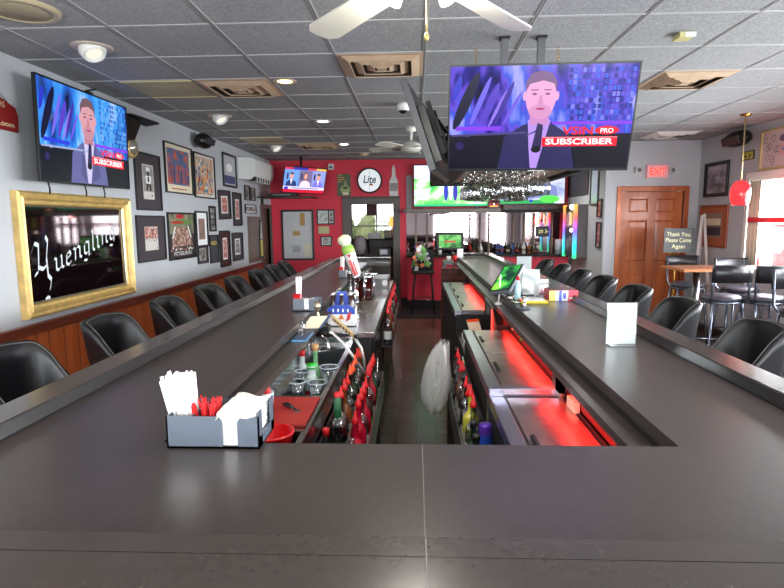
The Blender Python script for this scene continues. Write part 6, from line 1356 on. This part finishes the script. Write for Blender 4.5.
# ------------------------------------------------------------------ right side of the well
LID = mat('brushed_lid', (.46, .38, .37, 1), .30, 1, bump=.12, bscale=14, vary=.2, vscale=12); LIP = mat('steel_lip', (.50, .50, .60, 1), .3, 1)
def cooler(y0, y1, z, n, label):
    t = thing('bar_cooler', (.49, (y0+y1)/2, 0), label, 'cooler'); x0, x1 = .335, .655
    MB().box((x0, y0, 0), (x1, y1, z-.035), BLACKM).build('body', t); MB().box((x0-.015, y0, z-.05), (x0+.045, y1, z), LIP).box((x0+.045, y0, z-.035), (x1, y1, z-.008), STEELD).build('rim', t, bevel=.004)
    L = (y1-y0-.03)/n
    for k in range(n):
        a_ = y0+.015+L*k; d = MB().box((x0+.052, a_+.004, z-.008), (x1-.028, a_+L-.004, z+.002), LID).build('lid', t, bevel=.003)
        MB().box((x0+.065, a_+L*.4, z+.002), (x0+.080, a_+L*.4+.14, z+.016), BLACKP).build('lid_handle', d, bevel=.003)
    MB().box((x1-.024, y0+.01, z-.006), (x1-.012, y1-.01, z+.006), BLACKM).build('track', t)
    return t
cooler(1.35, 2.36, .86, 1, 'nearest stainless lidded bar cooler under the right arm, glowing red')
cooler(2.42, 3.76, .88, 2, 'middle stainless lidded bar cooler under the right arm with two lids')
cooler(4.58, 6.70, .88, 4, 'farthest stainless lidded bar cooler under the right arm, glowing red')
t = thing('cooler_divider', (.49, 2.39, 0), 'bright steel divider strip between the near and middle bar coolers', 'divider')
MB().box((.315, 2.365, .0), (.655, 2.415, .895), LIP).build('strip', t, bevel=.004); MB().box((.60, 2.30, .895), (.625, 2.42, .97), STEEL).box((.60, 2.30, .862), (.625, 2.364, .97), STEEL).build('latch_post', t)
REDS = mat('red_backsplash', S(130, 22, 18), .4)
t = thing('backsplash', (.65, 2.5, .88), 'red panel with small fittings behind the bar cooler lids', 'panel')
MB().box((.645, 1.35, .875), (.655, 3.76, .972), REDS).build('panel', t)
R = random.Random(5)
for k in range(12):
    y = 3.0+.06*k; MB().sphere((.640, y, .90+.03*R.random()), .009, GOLD if k % 2 else GREENP, 8).build('garnish_pick', t)
for y in (2.75, 1.9): MB().cyl((.645, y, .93), (.632, y, .93), .010, CHROME, n=10).build('knob', t)
tag(MB().box((.618, 2.14, .862), (.642, 2.25, .905), CREAM).build('cream_box', bevel=.004), 'small cream box on the near bar cooler beside the red panel', 'box')
LED = emis('led_red', (1, .03, .02, 1), 5)
t = thing('led_strip', (.62, 3, .97), 'red light strip fixed under the right bar ledge', 'light strip')
MB().box((.628, 1.45, .970), (.640, 6.6, .9745), LED).build('strip', t)
# station between the coolers
t = thing('mixing_station', (.49, 4.17, 0), 'low black mixing station shelf between the middle and far bar coolers', 'station')
MB().box((.335, 3.78, 0), (.655, 4.56, .70), BLACKM).box((.335, 3.78, .70), (.655, 4.56, .715), STEELD).build('body', t)
MB(frameM((.56, 0, 0), (0, 1, 0), (0, 0, 1))).prism([(3.80, .70), (4.5, .70), (4.5, 1.0), (4.05, .98), (3.80, .90)], -.005, .095, mat('black_divider', S(34, 30, 32), .35)).build('slanted_panel', t, bevel=.003)
MB().box((.545, 3.99, .80), (.552, 4.01, .98), LED).build('red_light_edge', t)
t = thing('paper_pad', (.46, 4.2, .715), 'cream order pad leaning in the mixing station', 'paper pad'); T = frameM((.445, 4.17, .80), Vector((.9, .4, 0)), Vector((-.25, .3, .9)))
MB(T).box((-.05, -.08, 0), (.05, .08, .01), CREAM).build('pad', t); MB(T).box((-.05, .06, .01), (.05, .08, .014), ORANGEP).build('clip', t)
for k, (x, y) in enumerate(((.37, 4.0), (.40, 4.08), (.44, 3.98), (.375, 4.2))): tag(MB().lathe([(.001, 0), (.022, 0), (.026, .05), (.022, .05), (.02, .004)], (x, y, .716), [WHITEP, REDP, mat('pink_cup', S(220, 150, 150), .4), WHITEP][k], 14, caps=False).build('small_cup'), '%s small cup on the mixing station shelf%s' % (['white', 'red', 'pink', 'far white'][k], ['', '', '', ' behind the red one']
 [k]), 'cup')
BR = mat('brick_red', rough=.8); nt, b = nodes(BR); tc = nt.nodes.new('ShaderNodeTexCoord'); mp = nt.nodes.new('ShaderNodeMapping'); mp.inputs['Rotation'].default_value = (PI/2, 0, 0); bt = nt.nodes.new('ShaderNodeTexBrick')
bt.inputs['Scale'].default_value = 1; bt.inputs['Brick Width'].default_value = .20; bt.inputs['Row Height'].default_value = .07; bt.inputs['Mortar Size'].default_value = .007; bt.inputs['Color1'].default_value = S(120, 66, 52); bt.inputs['Color2'].default_value = S(96, 52, 44); bt.inputs['Mortar'].default_value = S(60, 44, 40)
nt.links.new(tc.outputs['Object'], mp.inputs[0]); nt.links.new(mp.outputs[0], bt.inputs['Vector']); nt.links.new(bt.outputs['Color'], b.inputs['Base Color'])
tag(MB().box((.335, 7.3, 0), (.655, 7.4, 1.0), BR).build('brick_pier'), 'low brick pier under the far end of the right bar arm', 'brick pier')
# right speed rail
t = thing('speed_rail', (.26, 2.6, 0), 'black speed rail holding bottles along the right cooler fronts', 'speed rail')
s_ = MB(); s_.box((.195, 1.40, .50), (.318, 3.74, .512), STEELD); s_.box((.195, 1.40, .512), (.201, 3.74, .66), STEELD); s_.box((.312, 1.40, .512), (.318, 3.74, .70), STEEL); s_.build('channel', t); MB().box((.215, 1.40, 0), (.315, 3.74, .50), BLACKM).build('base_cabinet', t)
spec = [(2.12, 'wine', BCOL[3], CREAM, BLACKP, None), (2.24, 'wine', BCOL[1], YLB, BLACKP, None), (2.44, 'clear', CLEARB, LAB, None, REDP), (2.56, 'yellow', YLB, CREAM, None, REDP), (2.68, 'clear', CLEARB, LAB, None, REDP), (2.79, 'clear', CLEARB, None, None, REDP), (2.90, 'dark brown', BCOL[3], LAB, BLACKP, None), (3.01, 'clear', CLEARB, LAB, None, REDP), (3.12, 'amber', BCOL[0], LAB, None, REDP), (3.24, 'clear', CLEARB, None, None, REDP), (3.36, 'clear', CLEARB, LAB, None, REDP), (3.48, 'dark brown', BCOL[3], CREAM, BLACKP, None)]
for k, (y, cn_, bm_, lb_, cp_, pr) in enumerate(spec):
    bottle('bottle', (.237 if k < 2 else .257, y, .513), .030 if k < 2 else (.037 if k < 5 else .033), .26+.012*((k*5) % 4), bm_, cp_, '%s bottle with %s, %s from the near end of right speed rail' % ({'wine': 'dark wine'}.get(cn_, cn_), 'a red pourer' if pr else 'a black cap', (ords+['twelfth'])[k]), lab=lb_, pour=pr, group='bottles in the right speed rail')
t = thing('drink_can', (.286, 2.23, .513), 'tall purple and blue can standing in the right speed rail', 'can'); MB().lathe([(.001, 0), (.026, 0), (.028, .01), (.028, .265), (.024, .275), (.001, .275)], (.286, 2.23, .513), PURPLE, 20, caps=False).build('body', t); MB().lathe([(.0285, .12), (.0285, .17)], (.286, 2.23, .513), mat('can_orange', S(224, 160, 110), .4), 20, caps=False).lathe([(.0285, .19), (.0285, .23)], (.286, 2.23, .513), BLUEP, 20, caps=False).build('printed_band', t)
# hanging clear bag
t = thing('trash_bag', (.13, 3.15, .45), 'clear plastic bag hanging from the aisle side of the right speed rail', 'bag')
rows = []; N = 22
for i, (z, r_, ox_) in enumerate(((.52, .02, .0), (.54, .08, -.01), (.60, .115, -.01), (.68, .125, 0), (.76, .115, .01), (.84, .095, .02), (.90, .065, .04), (.93, .04, .05))):
    rows.append([(.115+ox_+.62*r_*math.cos(2*PI*k/N)*(1+.14*math.sin(5*k+i)), 3.15+1.3*r_*math.sin(2*PI*k/N)*(1+.08*math.cos(3*k+i)), z+.014*math.sin(4*k+i*2)) for k in range(N)])
MB().grid(rows, BAGM, closeu=True).build('bag', t); MB().tube([(.16, 3.10, .92), (.19, 3.12, .66), (.198, 3.2, .655)], .004, WHITEP, 6).build('tie', t)

# ------------------------------------------------------------------ on the right arm of the bar
def tent(px0, px1, pyb, ytop, label, thick=.03):
    a_ = onZ(px0, pyb, BZ); b_ = onZ(px1, pyb, BZ); y = (a_.y+b_.y)/2; h = onY(px0, ytop, y).z-BZ; t = thing('menu_holder', ((a_.x+b_.x)/2, y, BZ), label, 'menu holder')
    MB().box((a_.x, y-.002, BZ+.008), (b_.x, y+.002, BZ+h), mat('bright_paper', S(250, 250, 250), .5)).build('card', t)
    MB().box((a_.x-.003, y-.006, BZ+.006), (b_.x+.003, y-.0045, BZ+h+.002), GLASS).box((a_.x-.003, y+.0045, BZ+.006), (b_.x+.003, y+.006, BZ+h+.002), GLASS).box((a_.x+.01, y-.04, BZ+.0005), (b_.x-.005, y+.04, BZ+.006), GLASS).build('acrylic_stand', t)
    return t
tent(606, 635, 345.5, 303, 'nearest white menu card in a clear acrylic stand on the right arm of the bar')
tent(522, 539, 296, 269.5, 'white menu card beside the till screen on the right arm of the bar')
tent(516.5, 531, 278, 256.5, 'farthest white menu card in a clear stand on the right arm of the bar')
a_ = onZ(549, 301, BZ); b_ = onZ(577, 300.5, BZ); t = thing('snack_box', ((a_.x+b_.x)/2, a_.y+.05, BZ), 'red box with yellow, white and blue end on the right arm of the bar', 'box')
h = onY(560, 290.5, a_.y).z-BZ; T = frameM((a_.x, a_.y, BZ), (1, 0, 0), (0, 0, 1)); L = b_.x-a_.x
MB().box((a_.x, a_.y, BZ+.0005), (b_.x, a_.y+.16, BZ+h), mat('box_red', S(206, 40, 60), .4)).build('carton', t)
f = MB(T)
for k, (u0, u1, c_) in enumerate(((0, .22, S(250, 225, 120)), (.22, .34, S(236, 236, 240)), (.34, .44, S(90, 110, 220)), (.44, .66, S(236, 236, 240)), (.66, 1, S(225, 70, 90)))): srect(f, L*u0, .001, L*u1, h-.001, .001, mat('box_print_%d' % k, c_, .4))
sell(f, L*.53, h*.5, L*.06, h*.3, .0016, mat('box_print_2', S(90, 110, 220), .4)); srect(f, L*.70, h*.2, L*.85, h*.35, .0016, WHITE); f.build('printed_end', t)
MB().box((a_.x+.01, a_.y+.02, BZ+h), (b_.x-.02, a_.y+.15, BZ+h+.006), mat('box_dark', S(60, 20, 30), .4)).build('open_top', t)
q = onZ(534, 303, BZ); tag(MB().box((q.x-.09, q.y-.03, BZ+.0005), (q.x+.09, q.y+.10, BZ+.018), mat('yellow_pages', S(230, 206, 60), .6)).box((q.x-.092, q.y-.032, BZ+.018), (q.x+.07, q.y+.10, BZ+.024), WHITE).box((q.x-.10, q.y-.033, BZ+.018), (q.x-.06, q.y+.02, BZ+.026), ORANGEP).build('paper_stack', bevel=.002), 'yellow edged stack of papers in front of the white menu cards', 'papers')
q = onZ(544, 294, BZ); T = frameM((q.x, q.y+.05, BZ+.055), Vector((1, .5, 0)), Vector((0, .1, 1)))
t = thing('folded_card', (q.x, q.y+.05, BZ), 'white and grey folded card box behind the yellow papers', 'card'); MB(T).box((-.045, -.054, -.01), (.045, .05, .01), WHITE).box((-.046, .01, -.0105), (.046, .025, .0105), GREYP).build('card', t); MB(T).prism([(-.03, -.05), (.0, -.05), (-.02, -.01)], .010, .012, mat('pink_ink', S(220, 120, 140), .5)).build('print', t)
# till screen
t = thing('till_terminal', (.72, 4.25, BZ), 'tilted till terminal with green screen seen from the side on the right arm', 'till terminal')
PA = Vector((.575, 4.10, 1.125)); PB = Vector((.735, 4.42, 1.29)); u_ = (PB-PA); v0 = Vector((.045, -.14, -.03)); LU = u_.length; u_ = u_.normalized(); v_ = (v0-u_*u_.dot(v0)).normalized()
if u_.cross(v_).x > 0: v_ = -v_
c_ = (PA+PB)/2+v0*.5; T = frameM(c_, u_, v_); n_ = T.to_3x3().col[2]; HU = LU/2
MB(T).box((-HU, -.085, -.03), (HU, .085, 0), GREYP).build('housing', t, bevel=.008)
a = MB(T); a.box((-HU+.008, -.078, .0), (HU-.008, .078, .002), BLACKP); srect(a, -HU+.02, -.066, HU-.02, .066, .003, noisemap('till_green', [(.35, S(20, 60, 50)), (.5, S(60, 200, 80)), (.6, S(150, 230, 80)), (.72, S(230, 230, 120))], (9, 9, 9), emission=1.0)); a.build('screen', t)
MB().tube([c_-n_*.02, Vector((c_.x+.08, c_.y, BZ+.06)), Vector((c_.x+.10, c_.y, BZ+.01))], .02, GREYP, 10).box((c_.x+.0, c_.y-.09, BZ+.0005), (c_.x+.19, c_.y+.09, BZ+.015), BLACKP).build('stand', t)
q = onZ(494, 300, .99); t = thing('receipt_pole', (.62, 3.95, .975), 'thin white pole with round base on the right drink ledge beside the till terminal', 'pole')
c2 = onY(493, 300, 4.0); c2 = Vector((.605, 4.08, BZ-.055)); MB().cyl(c2+Vector((0, 0, .0)), c2+Vector((.012, 0, .22)), .006, WHITEP, n=10).lathe([(.001, 0), (.028, 0), (.026, .012), (.008, .02)], c2, WHITEP, 20, caps=False).build('pole', t)
# clutter of jiggers and strainers on the ledge
MT = mat('bar_tool_metal', (.7, .68, .62, 1), .15, 1)
for k, (px, py, kind, lb) in enumerate(((510, 297, 0, 'steel strainer lying nearest the white pole'), (503, 299, 0, 'steel strainer lying left on the bar edge by the till'), (521, 309, 1, 'steel jigger standing on the near grey tray at the right bar edge'), (515, 303, 0, 'steel strainer lying behind the standing jigger'), (508, 290, 1, 'small steel jigger standing under the till screen'))):
    q = onZ(px, py, BZ); q.x = max(q.x, .685)
    t = thing('bar_tool', (q.x, q.y, BZ), lb, 'bar tool')
    if kind: MB().lathe([(.001, 0.009), (.024, .009), (.009, .035), (.009, .04), (.020, .075), (.018, .075), (.001, .045)], q, MT, 16, caps=False).lathe([(.001, .0005), (.04, .0005), (.04, .008), (.001, .008)], q, GREYP, 16, caps=False).build('jigger', t)
    else: MB().tube([(q.x+.03*math.cos(k2*PI/8), q.y+.03*math.sin(k2*PI/8), BZ+.008) for k2 in range(16)], .0055, MT, 6, closed=True).tube([(q.x+.03, q.y, BZ+.008), (q.x+.10, q.y+.03, BZ+.012)], .005, MT, 6).build('strainer', t)
t = thing('blue_bottle', (.80, 4.2, BZ), 'slim clear bottle with red cap between till terminal and white menu card', 'bottle'); q = onZ(517.5, 300, BZ)
MB().lathe([(.001, 0), (.020, 0), (.022, .01), (.022, .10), (.011, .125), (.010, .145), (.001, .145)], q, mat('water_blue', S(170, 205, 215), .1), 16, caps=False).build('body', t); MB().cyl(q+Vector((0, 0, .14)), q+Vector((0, 0, .17)), .012, REDP).build('cap', t)

# ------------------------------------------------------------------ car outside the window
t = thing('parked_car', (9.5, 12.5, -.12), 'red parked car seen through the near end of the right window', 'car')
prof = [(-2.1, .25), (2.1, .25), (2.15, .6), (2.0, .85), (1.2, .95), (.65, 1.38), (-.9, 1.42), (-1.6, 1.0), (-2.1, .9), (-2.15, .5)]
CRD = mat('car_red', S(190, 30, 44), .25, coat=.6); T = frameM((9.5, 12.5, -.12), (0, 1, 0), (0, 0, 1))
MB(T).prism(prof, -.85, .85, CRD).build('body', t, bevel=.06)
for s_ in (-1, 1): MB(T).prism([(-1.35, 1.0), (1.0, 1.0), (.6, 1.32), (-.88, 1.35)], s_*.851, s_*.86, BLACKP).build('side_window', t)
for x in (-1.3, 1.35):
    for s_ in (-1, 1): MB(T).cyl((x, .30, s_*.70), (x, .30, s_*.88), .31, BLACKM, n=24).cyl((x, .30, s_*.88), (x, .30, s_*.89), .18, STEEL, n=20).build('wheel', t)

# ------------------------------------------------------------------ light
W = bpy.data.worlds.new('sky'); SC.world = W; W.use_nodes = True; bg = W.node_tree.nodes['Background']
bg.inputs[0].default_value = (.90, .95, 1, 1); bg.inputs[1].default_value = 5.5
def area(name, loc, rot, sx, sy, e, col=(1, 1, 1)):
    l = bpy.data.lights.new(name, 'AREA'); l.shape = 'RECTANGLE'; l.size = sx; l.size_y = sy; l.energy = e; l.color = col
    o = bpy.data.objects.new(name, l); COL.objects.link(o); o.location = loc; o.rotation_euler = rot; return o
for k, (a, b_, z0, z1) in enumerate(WINS): area('daylight', (XR+.25, (a+b_)/2, (z0+z1)/2+.05), (0, math.radians(90), 0), z1-z0, b_-a, [230, 230, 200][k], (.92, .96, 1))
for k, (a, b_, z0, z1) in enumerate(FW_): area('daylight', ((a+b_)/2, YF-.25, (z0+z1)/2+.05), (math.radians(-90), 0, math.radians(180)), b_-a, z1-z0, [120, 120, 70][k], (.92, .96, 1))
def point(name, loc, e, col, r=.05, spot=None):
    l = bpy.data.lights.new(name, 'SPOT' if spot else 'POINT'); l.energy = e; l.color = col; l.shadow_soft_size = r
    if spot: l.spot_size = math.radians(spot); l.spot_blend = .8
    o = bpy.data.objects.new(name, l); COL.objects.link(o); o.location = loc; return o
for px, py, c_ in ((285, 81, (1, .75, .4)), (323, 121, (1, .95, .85)), (344, 144, (1, .97, .9))):
    q = onZ(px, py, ZC); point('downlight', (q.x, q.y, ZC-.03), 40, c_, .05, 120)
for x, y in ((1.6, 1.5), (-2.1, .9), (1.9, 6.3), (2.0, 9.3), (.9, 8.2), (-.4, .4)): point('ceiling_fill', (x, y, ZC-.06), 55, (1, .95, .88), .12, 160)  # added fill spots under the ceiling, no fixtures belong to them
point('pendant_glow', (3.72, 6.45, 1.78), 6, (1, .3, .25), .05)
point('fan_lamp', (0, 2.16, 2.38), 25, (1, .94, .84), .08)
area('red_strip_light', (.60, 2.55, .968), (0, math.radians(-25), 0), .012, 2.3, 4, (1, .04, .03))
area('red_strip_light', (.60, 5.6, .968), (0, math.radians(-25), 0), .012, 2.0, 4, (1, .04, .03))
